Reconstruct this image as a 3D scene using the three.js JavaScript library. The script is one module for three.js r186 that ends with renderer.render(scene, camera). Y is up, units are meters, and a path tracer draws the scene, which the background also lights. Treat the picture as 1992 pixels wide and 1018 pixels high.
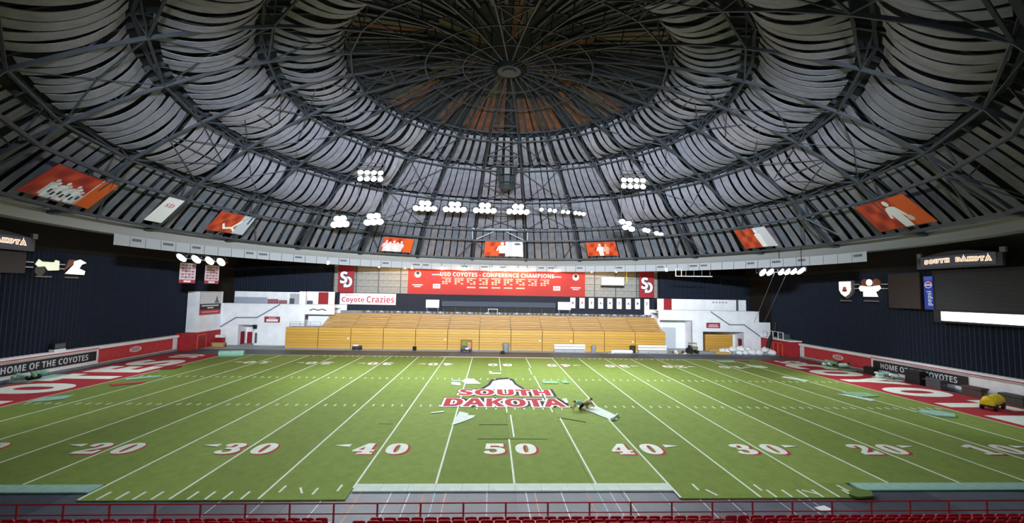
import * as THREE from 'three';
import { mergeGeometries, toCreasedNormals } from 'three/addons/utils/BufferGeometryUtils.js';
import { FontLoader } from 'three/addons/loaders/FontLoader.js';
import { TextGeometry } from 'three/addons/geometries/TextGeometry.js';
import { MarchingCubes } from 'three/addons/objects/MarchingCubes.js';
import { RoundedBoxGeometry } from 'three/addons/geometries/RoundedBoxGeometry.js';
import { RectAreaLightUniformsLib } from 'three/addons/lights/RectAreaLightUniformsLib.js';

// ---------------------------------------------------------------- camera, light levels
const scene = new THREE.Scene();
scene.background = new THREE.Color(0x000000);
const camera = new THREE.PerspectiveCamera(62.46, 1992 / 1018, 0.1, 400);
camera.position.set(-1.593, 11.244, 50.525);
camera.rotation.set(0.0718, -0.0464, 0.0182, 'YXZ');
scene.add(camera);
const renderer = new THREE.WebGLRenderer({ antialias: true });
renderer.toneMapping = THREE.LinearToneMapping;
renderer.toneMappingExposure = 1.0;
renderer.shadowMap.enabled = true;
RectAreaLightUniformsLib.init();
const FLOOD = 205;          // candela of one floodlight
const THROW = 4300;         // candela of one long-throw floodlight on the unseen near rigs
const FLOODCOL = new THREE.Color().setRGB(0.88, 0.95, 1.0);
const LENS = 14;

// ---------------------------------------------------------------- helpers
let seed = 20187;
const rnd = () => { seed |= 0; seed = seed + 0x6D2B79F5 | 0; let t = Math.imul(seed ^ seed >>> 15, 1 | seed); t = t + Math.imul(t ^ t >>> 7, 61 | t) ^ t; return ((t ^ t >>> 14) >>> 0) / 4294967296; };
const rr = (a, b) => a + (b - a) * rnd();
const ones = ['', 'first', 'second', 'third', 'fourth', 'fifth', 'sixth', 'seventh', 'eighth', 'ninth', 'tenth', 'eleventh', 'twelfth', 'thirteenth', 'fourteenth', 'fifteenth', 'sixteenth', 'seventeenth', 'eighteenth', 'nineteenth', 'twentieth'];
const ordinal = n => n <= 20 ? ones[n] : n === 30 ? 'thirtieth' : (n < 30 ? 'twenty-' : 'thirty-') + ones[n % 10];
const V = (x, y, z) => new THREE.Vector3(x, y, z);
const DEG = Math.PI / 180;
const taken = {};
function numbered(n) { const k = taken[n] = (taken[n] ?? -1) + 1; return k ? n + '_' + String(k).padStart(3, '0') : n; }
function boxUV(g) {                                   // uv in metres by dominant normal
  g = g.index ? g.toNonIndexed() : g;
  if (!g.attributes.normal) g.computeVertexNormals();
  const p = g.attributes.position, n = g.attributes.normal, uv = new Float32Array(p.count * 2);
  for (let i = 0; i < p.count; i++) {
    const ax = Math.abs(n.getX(i)), ay = Math.abs(n.getY(i)), az = Math.abs(n.getZ(i));
    let u, v;
    if (ay >= ax && ay >= az) { u = p.getX(i); v = p.getZ(i); } else if (ax >= az) { u = p.getZ(i); v = p.getY(i); } else { u = p.getX(i); v = p.getY(i); }
    uv[2 * i] = u; uv[2 * i + 1] = v;
  }
  g.setAttribute('uv', new THREE.BufferAttribute(uv, 2));
  for (const k of Object.keys(g.attributes)) if (!['position', 'normal', 'uv'].includes(k)) g.deleteAttribute(k);
  return g;
}
function merge(list) { list = list.map(g => boxUV(g)); return list.length === 1 ? list[0] : mergeGeometries(list); }
function mesh(name, geo, m, parent) {
  const g = Array.isArray(geo) ? merge(geo) : geo;
  const o = new THREE.Mesh(g, m); o.name = parent === scene ? numbered(name) : name; o.castShadow = o.receiveShadow = true; parent.add(o); return o;
}
function thing(name, label, category, pos = [0, 0, 0], turn = 0, group) {
  const o = new THREE.Group(); o.name = numbered(name); o.position.set(...pos); o.rotation.y = turn;
  o.userData = { label, category }; if (group) o.userData.group = group; scene.add(o); return o;
}
function single(name, geo, m, label, category, pos = [0, 0, 0], turn = 0, group) {
  const o = mesh(name, geo, m, scene); o.position.set(...pos); o.rotation.y = turn; o.userData = { label, category }; if (group) o.userData.group = group; return o;
}
function struct(name, label) { const o = new THREE.Group(); o.name = numbered(name); o.userData = { kind: 'structure', label }; scene.add(o); return o; }
function dup(root, pos, turn, label) { const r = root.clone(); r.name = numbered(root.name.replace(/_\d\d\d$/, '')); r.userData = { ...root.userData }; r.position.set(...pos); r.rotation.y = turn; if (label) r.userData.label = label; scene.add(r); return r; }
const B = (w, h, d, x = 0, y = 0, z = 0) => new THREE.BoxGeometry(w, h, d).translate(x, y, z);
const BB = (x0, x1, y0, y1, z0, z1) => B(x1 - x0, y1 - y0, z1 - z0, (x0 + x1) / 2, (y0 + y1) / 2, (z0 + z1) / 2);
const RB = (w, h, d, r, x = 0, y = 0, z = 0, s = 2) => new RoundedBoxGeometry(w, h, d, s, r).translate(x, y, z);
function bar(p, q, w, h = w, up = V(0, 1, 0)) {       // square bar from p to q
  const d = q.clone().sub(p), L = d.length(); d.normalize();
  let s = new THREE.Vector3().crossVectors(up, d); if (s.lengthSq() < 1e-6) s = V(1, 0, 0); s.normalize();
  const u = new THREE.Vector3().crossVectors(d, s);
  const m = new THREE.Matrix4().makeBasis(s, u, d).setPosition(p.clone().add(q).multiplyScalar(.5));
  return new THREE.BoxGeometry(w, h, L).applyMatrix4(m);
}
function rod(p, q, r, n = 8) { const d = q.clone().sub(p); const g = new THREE.CylinderGeometry(r, r, d.length(), n); g.applyQuaternion(new THREE.Quaternion().setFromUnitVectors(V(0, 1, 0), d.clone().normalize())); const c = p.clone().add(q).multiplyScalar(.5); return g.translate(c.x, c.y, c.z); }
const C = (r, h, x = 0, y = 0, z = 0, n = 20, r2 = r) => new THREE.CylinderGeometry(r2, r, h, n).translate(x, y, z);
function tube(pts, r, n = 8, seg = 24) { return new THREE.TubeGeometry(new THREE.CatmullRomCurve3(pts.map(p => V(...p))), seg, r, n, false); }
function poly(pts, d) { const s = new THREE.Shape(pts.map(p => new THREE.Vector2(...p))); return new THREE.ExtrudeGeometry(s, { depth: d, bevelEnabled: false }); }
// flat textured panel: box whose +z face carries the whole canvas
function panel(w, h, d = 0.05) {
  const g = new THREE.BoxGeometry(w, h, d); const uv = g.attributes.uv;
  for (let i = 0; i < 24; i++) if (!(i >= 16 && i < 24)) uv.setXY(i, 0.003, 0.003);
  return g;
}
// ---------------------------------------------------------------- textures and materials
function noise2(n, cells, sd) {                       // tiling value noise
  const r = []; let s = sd; const q = () => { s = (s * 16807) % 2147483647; return s / 2147483647; };
  for (let i = 0; i < cells * cells; i++) r.push(q());
  const out = new Float32Array(n * n);
  for (let y = 0; y < n; y++) for (let x = 0; x < n; x++) {
    const fx = x / n * cells, fy = y / n * cells, x0 = fx | 0, y0 = fy | 0; let tx = fx - x0, ty = fy - y0; tx = tx * tx * (3 - 2 * tx); ty = ty * ty * (3 - 2 * ty);
    const g = (a, b) => r[(b % cells) * cells + a % cells];
    out[y * n + x] = (g(x0, y0) * (1 - tx) + g(x0 + 1, y0) * tx) * (1 - ty) + (g(x0, y0 + 1) * (1 - tx) + g(x0 + 1, y0 + 1) * tx) * ty;
  }
  return out;
}
function grain(c0, c1, size, oct = [[4, .5], [16, .3], [64, .2]], n = 256, sx = 1, sd = 77) {
  const a = new THREE.Color(c0), b = new THREE.Color(c1); a.convertLinearToSRGB(); b.convertLinearToSRGB();
  const f = new Float32Array(n * n); oct.forEach(([c, w], i) => { const o = noise2(n, c, sd + i * 131); for (let k = 0; k < f.length; k++) f[k] += w * o[k]; });
  const d = new Uint8Array(n * n * 4);
  for (let k = 0; k < f.length; k++) { const t = Math.min(1, Math.max(0, (f[k] - .5) * 1.6 + .5)); d[4 * k] = 255 * (a.r + (b.r - a.r) * t); d[4 * k + 1] = 255 * (a.g + (b.g - a.g) * t); d[4 * k + 2] = 255 * (a.b + (b.b - a.b) * t); d[4 * k + 3] = 255; }
  const t = new THREE.DataTexture(d, n, n); t.colorSpace = THREE.SRGBColorSpace; t.wrapS = t.wrapT = THREE.RepeatWrapping; t.magFilter = THREE.LinearFilter; t.minFilter = THREE.LinearMipmapLinearFilter; t.generateMipmaps = true;
  t.repeat.set(1 / size / sx, 1 / size); t.needsUpdate = true; return t;
}
const M = (c, rough = .8, o = {}) => new THREE.MeshStandardMaterial({ color: c, roughness: rough, ...o });
const MT = (t, rough = .8, o = {}) => new THREE.MeshStandardMaterial({ map: t, roughness: rough, ...o });
function canvas(w, h, draw, lit = 0, rough = .7) {
  const c = document.createElement('canvas'); c.width = w; c.height = h; const x = c.getContext('2d'); draw(x, w, h);
  const t = new THREE.CanvasTexture(c); t.colorSpace = THREE.SRGBColorSpace; t.anisotropy = 8;
  const m = new THREE.MeshStandardMaterial({ map: t, roughness: rough });
  if (lit) { m.emissive = new THREE.Color(0xffffff); m.emissiveMap = t; m.emissiveIntensity = lit; m.color = new THREE.Color(0x555555); }
  return m;
}
const mat = {
  steel: MT(grain('#2d333c', '#3a414b', 2.3), .6, { metalness: .1 }),
  deckDark: MT(grain('#14171c', '#20242b', 3), .9),
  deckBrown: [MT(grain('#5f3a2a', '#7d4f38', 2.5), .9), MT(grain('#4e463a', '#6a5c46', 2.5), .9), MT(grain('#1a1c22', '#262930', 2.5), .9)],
  strip: [MT(grain('#6f7180', '#828493', 1.7), .75), MT(grain('#696b7a', '#7c7e8d', 1.9), .75), MT(grain('#767481', '#898793', 2.2), .75)],
  skirt: [MT(grain('#555b66', '#666c77', 1.8), .8), MT(grain('#5f6067', '#727279', 2.1), .8)],
  concrete: MT(grain('#74787b', '#8f9191', 3.1), .85),
  tile: M('#aeb3ba', .8), white: MT(grain('#dfe4ec', '#eff2f6', 4), .7), whitePaint: M('#f4f6f2', .8),
  wallGrey: MT(grain('#7f8383', '#909392', 1.6), .7),
  navy: MT(grain('#151d2c', '#1b2435', 2), .9), navyMid: M('#3c4657', .8), black: M('#0c0d10', .7), brownDark: MT(grain('#14100d', '#1c1612', 2), .95),
  curtain: MT(grain('#0a1526', '#101d33', 1.3), .95),
  red: MT(grain('#9c1c24', '#ad252c', 2), .7), redPanel: MT(grain('#b3323a', '#c23e44', 2), .7), redSeat: M('#b3182a', .4), redRail: M('#a3232b', .5), redDoor: M('#8c1620', .5),
  court: [MT(grain('#383e4d', '#434957', 2.2), .55), MT(grain('#474e5d', '#535a67', 2.4), .55)], courtGrey: MT(grain('#9da2a3', '#b0b3b2', 2.5), .7),
  turf: ['#748a34|#839b40', '#6e8430|#7d943a', '#7a9039|#89a046'].map((s, i) => MT(grain(...s.split('|'), 3.3, [[6, .35], [24, .3], [100, .35]], 512, 1, 91 + 7 * i), .95)),
  endRed: MT(grain('#a31c2a', '#b82634', 3, [[6, .35], [24, .3], [100, .35]]), .95),
  line: MT(grain('#e9efe0', '#f6f9ee', 1.1), .9), lineRed: M('#b5202c', .9), lineBlack: M('#12141c', .9), logoRed: M('#b5182b', .9),
  teal: MT(grain('#8fbfae', '#a8d0c2', 1.2), .9), paleTurf: MT(grain('#d3e3d6', '#e4f0e6', 1.3), .9), greenPiece: MT(grain('#7fb086', '#95c299', 1.2), .9),
  wood: ['#c4953a|#d0a648', '#bb8a34|#ca9b42', '#c19040|#c89f52'].map((s, i) => MT(grain(...s.split('|'), .8, [[3, .4], [30, .6]], 128, 6, 33 + i * 9), .5)),
  woodUp: ['#b98f4c|#c59e5e', '#b1874c|#be9862'].map((s, i) => MT(grain(...s.split('|'), .8, [[3, .4], [30, .6]], 128, 6, 53 + i * 9), .55)),
  woodDark: M('#6b4a20', .7), grey: M('#8e959c', .6), greyDark: M('#4a4f55', .6), tan: M('#b89a62', .8), yellow: M('#e0c21c', .45), olive: M('#7d8540', .7),
  skin: M('#c98f6e', .6), shirtBlue: M('#bfe0e6', .85), shirtCream: M('#fbf0cc', .85), denim: M('#1b2338', .85), khaki: M('#8a8350', .85), hair: M('#2a1d14', .8), shoe: M('#d9d3c0', .7),
  bag: M('#eef2f5', .7), housing: M('#30343a', .5, { metalness: .4 }),
  lens: new THREE.MeshStandardMaterial({ color: 0xffffff, emissive: new THREE.Color().setRGB(.93, .97, 1), emissiveIntensity: LENS, roughness: .3 }),
  warm: new THREE.MeshStandardMaterial({ color: 0xffffff, emissive: new THREE.Color().setRGB(1, .56, .22), emissiveIntensity: 1.35, roughness: .3 }),
};
const font = await new FontLoader().loadAsync('fonts/droid/droid_sans_bold.typeface.json');
const serif = await new FontLoader().loadAsync('fonts/droid/droid_serif_bold.typeface.json');
function shrink(h, d) {                                // keep a letter's counter only where the border leaves room
  const xs = h.map(p => p.x), ys = h.map(p => p.y); const w = Math.max(...xs) - Math.min(...xs), t = Math.max(...ys) - Math.min(...ys); return w > d + .08 && t > d + .08 ? h : null;
}
function textGeo(str, f, w, h, depth, bevel = 0) {     // text centred, fitted into w x h, standing in xy
  const g = new TextGeometry(str, { font: f, size: 1, depth: 0.1, curveSegments: 4, bevelEnabled: false });
  g.computeBoundingBox(); const b = g.boundingBox; const sx = w / (b.max.x - b.min.x), sy = h / (b.max.y - b.min.y);
  if (bevel) {
    const s = f.generateShapes(str, 1).map(sh => { const q = sh.extractPoints(4); const sc = p => new THREE.Vector2((p.x - (b.min.x + b.max.x) / 2) * sx, (p.y - (b.min.y + b.max.y) / 2) * sy); const o = new THREE.Shape(q.shape.map(sc)); const cut = q.holes.map(h => h.map(sc)).map(h => shrink(h, bevel * 2.0)).filter(Boolean); for (const h of cut) o.holes.push(new THREE.Path(h)); return o; });
    return new THREE.ExtrudeGeometry(s, { depth, bevelEnabled: true, bevelSize: bevel, bevelThickness: .002, bevelSegments: 1 });
  }
  g.translate(-(b.min.x + b.max.x) / 2, -(b.min.y + b.max.y) / 2, 0); g.scale(sx, sy, depth / .1); g.computeVertexNormals(); return g;
}
const lay = (g, turn, x, y, z) => g.rotateX(-Math.PI / 2).rotateY(turn).translate(x, y, z);
// ================================================================ the setting
const XL = -57.2, XR = 57.2, ZF = -47, ZN = 60, RING = 46, YS = 18.5;
{ // gym floor with slate panels
  const f = struct('floor', 'slate grey sports floor around and beneath the turf');
  mesh('floor_slab', [BB(XL - .5, XR + .5, -.4, -.012, ZF - .5, ZN + .5)], mat.court[0], f);
  for (let i = 0; i < 12; i++) mesh('floor_panel', [BB(-55 + i * 9.2, -55 + (i + 1) * 9.2 - .05, -.012, 0, -31.5, -25.2)], mat.court[i % 2], f);
  for (let i = 0; i < 12; i++) mesh('floor_panel', [BB(-36 + i * 6, -36 + (i + 1) * 6 - .04, -.012, 0, 24.3, 30)], mat.court[(i + 1) % 2], f);
  mesh('floor_walkway', [BB(XL, XR, -.012, .004, -46.8, -31.55)], mat.courtGrey, f);
  const lc = [['#d8dde6', -10.4], ['#d78a5c', -8.6], ['#d8dde6', -6.9], ['#d8dde6', -5.9], ['#cf7a52', -5.1], ['#9cc3dd', -4.5], ['#d9a083', -3.9], ['#b9c3d4', -1.6], ['#d8dde6', .6], ['#d9a083', 1.1], ['#d8dde6', 2.6], ['#d06a48', 4.05], ['#9cc3dd', 4.7], ['#b9c3d4', 5.4], ['#d8dde6', 6.2], ['#8d97a8', 8.3], ['#c9ced8', 10.2], ['#c9ced8', 11.8], ['#c9ced8', 14.5], ['#c9ced8', 15.8], ['#c9ced8', 16.4], ['#b9c3d4', -13.4], ['#b9c3d4', -15.6]];
  for (const [c, x] of lc) mesh('court_line', [BB(x - .025, x + .025, 0, .004, 25.3, 29.6)], M(c, .6), f);
}
{ // outer walls
  const wl = struct('wall_left', 'dark brown end wall behind the left black curtain');
  mesh('wall_face', [BB(XL - .5, XL, 0, 20, ZF - .5, ZN + .5)], mat.brownDark, wl);
  const wr = struct('wall_right', 'dark brown end wall behind the scoreboard');
  mesh('wall_face', [BB(XR, XR + .5, 0, 20, ZF - .5, ZN + .5)], mat.brownDark, wr);
  const wn = struct('wall_near', 'plain dark wall behind the near grandstand');
  mesh('wall_face', [BB(XL, XR, 0, 20, ZN, ZN + .5)], mat.brownDark, wn);
  const wf = struct('wall_far', 'far wall of grey metal panels above a dark navy band');
  mesh('wall_face', [BB(XL, XR, 0, 20, ZF - .5, ZF)], mat.brownDark, wf);
  mesh('navy_band', [BB(-36.5, 36.5, 5, 10.55, ZF, ZF + .5)], mat.navy, wf);
  const cols = 15, x0 = -36.4, x1 = 36.4, cw = (x1 - x0) / cols;
  for (let i = 0; i < cols; i++) for (let j = 0; j < 5; j++)
    mesh('metal_panel', [BB(x0 + i * cw + .1, x0 + (i + 1) * cw - .1, 10.6 + j * 1.42, 10.6 + (j + 1) * 1.42 - .07, ZF, ZF + .18 + .02 * ((i + j) % 2))], mat.wallGrey, wf);
  for (let i = 0; i <= cols; i++) mesh('wall_post', [BB(x0 + i * cw - .08, x0 + i * cw + .08, 10.55, 17.7, ZF, ZF + .3)], mat.greyDark, wf);
  // flat soffit outside the dome
  const sf = struct('ceiling', 'flat dark soffit between the ring beam and the outer walls');
  const s = new THREE.Shape([[XL - .5, -(ZN + .5)], [XR + .5, -(ZN + .5)], [XR + .5, -(ZF - .5)], [XL - .5, -(ZF - .5)]].map(p => new THREE.Vector2(...p)));
  const h = new THREE.Path(); h.absarc(0, 0, RING + .2, 0, Math.PI * 2, true); s.holes.push(h);
  mesh('soffit', [new THREE.ExtrudeGeometry(s, { depth: .5, bevelEnabled: false, curveSegments: 96 }).rotateX(-Math.PI / 2).translate(0, YS, 0)], mat.brownDark, sf);
}
// ---------------------------------------------------------------- dome geometry
const RS = 61.549, YC = 38.3 - RS;
function S(r, az, off = 0) { const R = RS + off, a = az * DEG, k = R / RS; const rr_ = r * k; return V(rr_ * Math.cos(a), YC + Math.sqrt(R * R - rr_ * rr_), rr_ * Math.sin(a)); }
const NB = 24, BAY = 360 / NB;
{
  const ce = struct('ceiling', 'steel framed round dome with dark deck');
  // deck shell
  const prof = []; for (let i = 0; i <= 30; i++) { const r = .02 + 47.2 * i / 30; prof.push(new THREE.Vector2(r, YC + Math.sqrt((RS + 2.3) ** 2 - r * r))); }
  for (let i = 30; i >= 0; i--) { const r = .02 + 47.2 * i / 30; prof.push(new THREE.Vector2(r, YC + Math.sqrt((RS + 2.8) ** 2 - r * r))); }
  const dk = mesh('roof_deck', new THREE.LatheGeometry(prof, 96), mat.deckDark, ce);
  // brown deck panels in the open crown
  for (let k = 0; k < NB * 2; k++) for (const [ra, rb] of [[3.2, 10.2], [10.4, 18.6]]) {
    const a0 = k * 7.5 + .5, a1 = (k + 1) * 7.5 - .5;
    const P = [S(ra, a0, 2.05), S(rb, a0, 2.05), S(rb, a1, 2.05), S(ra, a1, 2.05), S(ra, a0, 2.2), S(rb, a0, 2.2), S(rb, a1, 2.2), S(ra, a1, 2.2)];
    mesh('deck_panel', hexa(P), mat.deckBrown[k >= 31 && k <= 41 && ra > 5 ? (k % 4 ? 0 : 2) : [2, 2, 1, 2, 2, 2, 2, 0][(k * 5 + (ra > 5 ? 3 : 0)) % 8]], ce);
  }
  // radial trusses
  const stops = [2.2, 5.6, 10, 14, 18, 21.6, 25.3, 29, 33, 36, 39.3, 42, 45.4];
  for (let k = 0; k < NB; k++) {
    const az = BAY * (k + .5), t = new THREE.Group(); t.name = 'radial_truss'; ce.add(t);
    const lo = [], lo2 = [], up = [], web = [];
    for (let i = 0; i < stops.length - 1; i++) {
      const a = S(stops[i], az), b = S(stops[i + 1], az), a2 = S(stops[i], az, 1.75), b2 = S(stops[i + 1], az, 1.75);
      (i < 4 ? lo2 : lo).push(bar(a, b, i < 4 ? .15 : .2, i < 4 ? .18 : .26)); if (i > 0) up.push(bar(a2, b2, .26, .3));
      web.push(bar(i % 2 ? a : a2, i % 2 ? b2 : b, .1), bar(b, b2, .1));
    }
    mesh('lower_chord', lo, mat.steel, t); mesh('crown_chord', lo2, mat.steel, t); mesh('upper_chord', up, mat.steel, t); mesh('web', web, mat.steel, t);
  }
  // secondary rafters under the deck
  for (let k = 0; k < NB * 2; k++) { const az = BAY / 2 * k + BAY / 4, g = []; for (let i = 2; i < stops.length - 1; i++) g.push(bar(S(stops[i], az, 1.9), S(stops[i + 1], az, 1.9), .3, .28)); mesh('rafter', g, mat.steel, ce); }
  // rings
  const ring = (r, off, w, h, sub = 1) => { const g = []; const n = NB * sub; for (let k = 0; k < n; k++) g.push(bar(S(r, BAY * .5 + k * 360 / n, off), S(r, BAY * .5 + (k + 1) * 360 / n, off), w, h)); return g; };
  const thin = [[5.6, 3], [10, 2]]; for (const [r, sub] of thin) mesh('ring_chord', ring(r, -.05, .12, .12, sub * 1), mat.steel, ce);
  for (const r of [18, 25.3, 33, 39.3]) {
    const t = new THREE.Group(); t.name = 'ring_truss'; ce.add(t);
    mesh('lower_chord', ring(r, 0, .16, .18), mat.steel, t); mesh('upper_chord', ring(r, 1.75, .24, .26), mat.steel, t);
    const w = []; for (let k = 0; k < NB; k++) { const a = BAY * (k + .5), m = a + BAY / 2; w.push(bar(S(r, a), S(r, m, 1.7), .1), bar(S(r, m, 1.7), S(r, a + BAY), .1)); } mesh('web', w, mat.steel, t);
  }
  // skirt truss: chord at 41 m, foot ring at 44.7 m
  const st = new THREE.Group(); st.name = 'skirt_truss'; ce.add(st);
  mesh('upper_chord', ring(41, -.7, .26, .3), mat.steel, st); mesh('foot_ring', ring(44.8, -.5, .3, .3), mat.steel, st);
  const w = []; for (let k = 0; k < NB; k++) { const a = BAY * (k + .5); w.push(bar(S(41, a, -.7), S(44.8, a, -.5), .2), bar(S(41, a, -.7), S(39.3, a, 0), .18)); if (k % 2) w.push(bar(S(41, a, -.7), S(44.8, a + BAY * .3, -.5), .12), bar(S(41, a, -.7), S(44.8, a - BAY * .3, -.5), .12)); }
  mesh('web', w, mat.steel, st);
  // plan bracing: all outer bays lightly, the cross bays with full X
  const br = []; const full = [0, 6, 12, 18];
  for (let k = 0; k < NB; k++) { const a = BAY * (k - .5), b = a + BAY; if (full.includes(k)) for (let i = 1; i < stops.length - 3; i++) { br.push(bar(S(stops[i], a, .1), S(stops[i + 1], b, .1), .1), bar(S(stops[i], b, .1), S(stops[i + 1], a, .1), .1), bar(S(stops[i + 1], a), S(stops[i + 1], b), .12)); } else if (k % 3 === 1) for (const [i, j] of [[4, 6], [6, 8], [8, 10]]) { const m = S((stops[i] + stops[j]) / 2, (a + b) / 2, -.1); for (const [q, e] of [[i, a], [i, b], [j, a], [j, b]]) br.push(bar(S(stops[q], e), m, .085)); br.push(bar(m, m.clone().add(V(0, 1.6, 0)), .08)); } }
  mesh('bracing', br, mat.steel, ce);
  // hub
  const hub = new THREE.Group(); hub.name = 'hub'; ce.add(hub);
  mesh('hub_drum', [C(1.3, 1.2, 0, 38.5, 0, 24)], mat.steel, hub); mesh('hub_plate', [C(.85, .2, 0, 37.85, 0, 24)], mat.steel, hub); mesh('hub_rim', [new THREE.TorusGeometry(1.35, .14, 8, 32).rotateX(Math.PI / 2).translate(0, 38, 0)], mat.steel, hub);
  // long conduit pair slanting across the crown
  mesh('conduit', [rod(S(1, 100, -.25), S(24, 62, -.25), .07), rod(S(1, 60, -.25), S(24, 60.5, -.25), .07)], mat.steel, ce);
}
function hexa(P) { const q = (a, b, c, d) => [a, b, c, a, c, d]; const idx = [...q(0, 1, 2, 3), ...q(7, 6, 5, 4), ...q(0, 4, 5, 1), ...q(1, 5, 6, 2), ...q(2, 6, 7, 3), ...q(3, 7, 4, 0)]; const a = []; for (const i of idx) a.push(P[i].x, P[i].y, P[i].z); const g = new THREE.BufferGeometry(); g.setAttribute('position', new THREE.BufferAttribute(new Float32Array(a), 3)); g.computeVertexNormals(); return boxUV(g); }
// hanging insulation strips: a sagging thin band between two rings
function stripGeo(r0, r1, az, half, off0, off1, sag, n = 12) {
  const a = []; const T = .05; const pt = (t, s, d) => { const r = r0 + (r1 - r0) * t; const p = S(r, az, off0 + (off1 - off0) * t); const side = V(-Math.sin(az * DEG), 0, Math.cos(az * DEG)); const u = Math.pow(t, .8); p.y -= sag * 4 * u * (1 - u) - d; p.addScaledVector(side, s * half * (1 + (r - r0) / (r0 + 8) * .8)); return p; };
  const quad = (p, q, r, s) => { for (const v of [p, q, r, p, r, s]) a.push(v.x, v.y, v.z); };
  for (let i = 0; i < n; i++) { const t = i / n, u = (i + 1) / n; quad(pt(t, -1, 0), pt(t, 1, 0), pt(u, 1, 0), pt(u, -1, 0)); quad(pt(t, -1, T), pt(u, -1, T), pt(u, 1, T), pt(t, 1, T)); quad(pt(t, 1, 0), pt(t, 1, T), pt(u, 1, T), pt(u, 1, 0)); quad(pt(t, -1, T), pt(t, -1, 0), pt(u, -1, 0), pt(u, -1, T)); }
  quad(pt(0, -1, 0), pt(0, -1, T), pt(0, 1, T), pt(0, 1, 0)); quad(pt(1, -1, 0), pt(1, 1, 0), pt(1, 1, T), pt(1, -1, T));
  const g = new THREE.BufferGeometry(); g.setAttribute('position', new THREE.BufferAttribute(new Float32Array(a), 3)); g.computeVertexNormals(); return boxUV(toCreasedNormals(g, .6));
}
{
  const rows = [['innermost row of hanging insulation strips around the open crown', 18.4, 24.9, 4, .66, 1.1, .9, 1.15], ['second row of hanging insulation strips below the crown', 25.8, 32.7, 6, .90, 1.2, .9, 1.25], ['third row of hanging insulation strips, above the skirt', 33.5, 39.3, 6, .92, 1.2, .8, 1.1]];
  for (const [label, r0, r1, n, duty, o0, o1, sag] of rows) {
    const c = struct('ceiling', label);
    for (let k = 0; k < NB; k++) for (let j = 0; j < n; j++) {
      const az = BAY * (k + .5) + BAY * ((j + .5) / n * .93 + .035); const half = r0 * DEG * BAY * .93 / n / 2 * duty * rr(.92, 1.05);
      const over = Math.sin(az * DEG) < -.75, far = over ? .55 : 1.15;      // strips hang tighter and closer over the far stands
      mesh('insulation_strip', stripGeo(r0 + rr(-.12, .12), r1 + rr(-.15, .15) - (over ? 0 : .5), az + rr(-.12, .12), half * (over || r0 < 20 ? 1 : rr(.8, .93)), o0, o1, sag * far * rr(.85, 1.15)), mat.strip[(k * 7 + j * 3) % 3], c);
    }
  }
  const c = struct('ceiling', 'lowest row of flat grey panels behind the skirt truss'), n = 7;
  for (let k = 0; k < NB; k++) for (let j = 0; j < n; j++) { const az = BAY * (k + .5) + BAY * ((j + .5) / n * .94 + .03); const side = Math.abs(Math.sin(az * DEG)) < .75; mesh('skirt_panel', stripGeo(39.9, 46.4, az, 39.9 * DEG * BAY * .94 / n / 2 * (side ? rr(.55, .85) : rr(.84, .94)), 1.5, .9, .1, 3), mat.skirt[(k + j) % 2], c); }
}
{ // concrete ring beam and the panels under it
  const wr = struct('trim_1', 'grey concrete ring beam around the foot of the dome');
  const prof = [[RING, 17.3], [RING + 1.4, 17.3], [RING + 1.4, 18.9], [RING + .2, 18.9], [RING, 18.6], [RING, 17.3]].map(p => new THREE.Vector2(...p));
  mesh('ring_beam', toCreasedNormals(new THREE.LatheGeometry(prof, 96), .5), mat.concrete, wr);
  for (let k = 0; k < 24; k++) { const a = BAY * (k + .5); const p = S(44.8, a, -.5); mesh('bearing', [bar(p, V(46.3 * Math.cos(a * DEG), 18.3, 46.3 * Math.sin(a * DEG)), .6, .35)], mat.steel, wr); }
  const t = thing('panel_strip', 'row of white panels with black lettering hung beneath the concrete ring beam', 'panels');
  const marks = k => canvas(128, 64, (x, w, h) => { x.fillStyle = '#9ba0a8'; x.fillRect(0, 0, w, h); if (k) { x.fillStyle = '#1c1e22'; for (let i = 0; i < 5 + k; i++) x.fillRect(16 + i * 13, 14, 9, 16); } });
  const ms = [marks(0), marks(1), marks(2)];
  const n = 66; for (let i = 0; i < n; i++) {
    const az = -178 + 176 * (i + .5) / n, a = az * DEG, wdt = 2 * 45.7 * Math.sin(176 / n / 2 * DEG) - .08;
    const p = mesh('hung_panel', panel(wdt, 1.3, .04), ms[i % 4 === 1 ? 1 : i % 7 === 3 ? 2 : 0], t); p.position.set(45.7 * Math.cos(a), 16.62, 45.7 * Math.sin(a)); p.rotation.y = -a - Math.PI / 2;
  }
}
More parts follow.
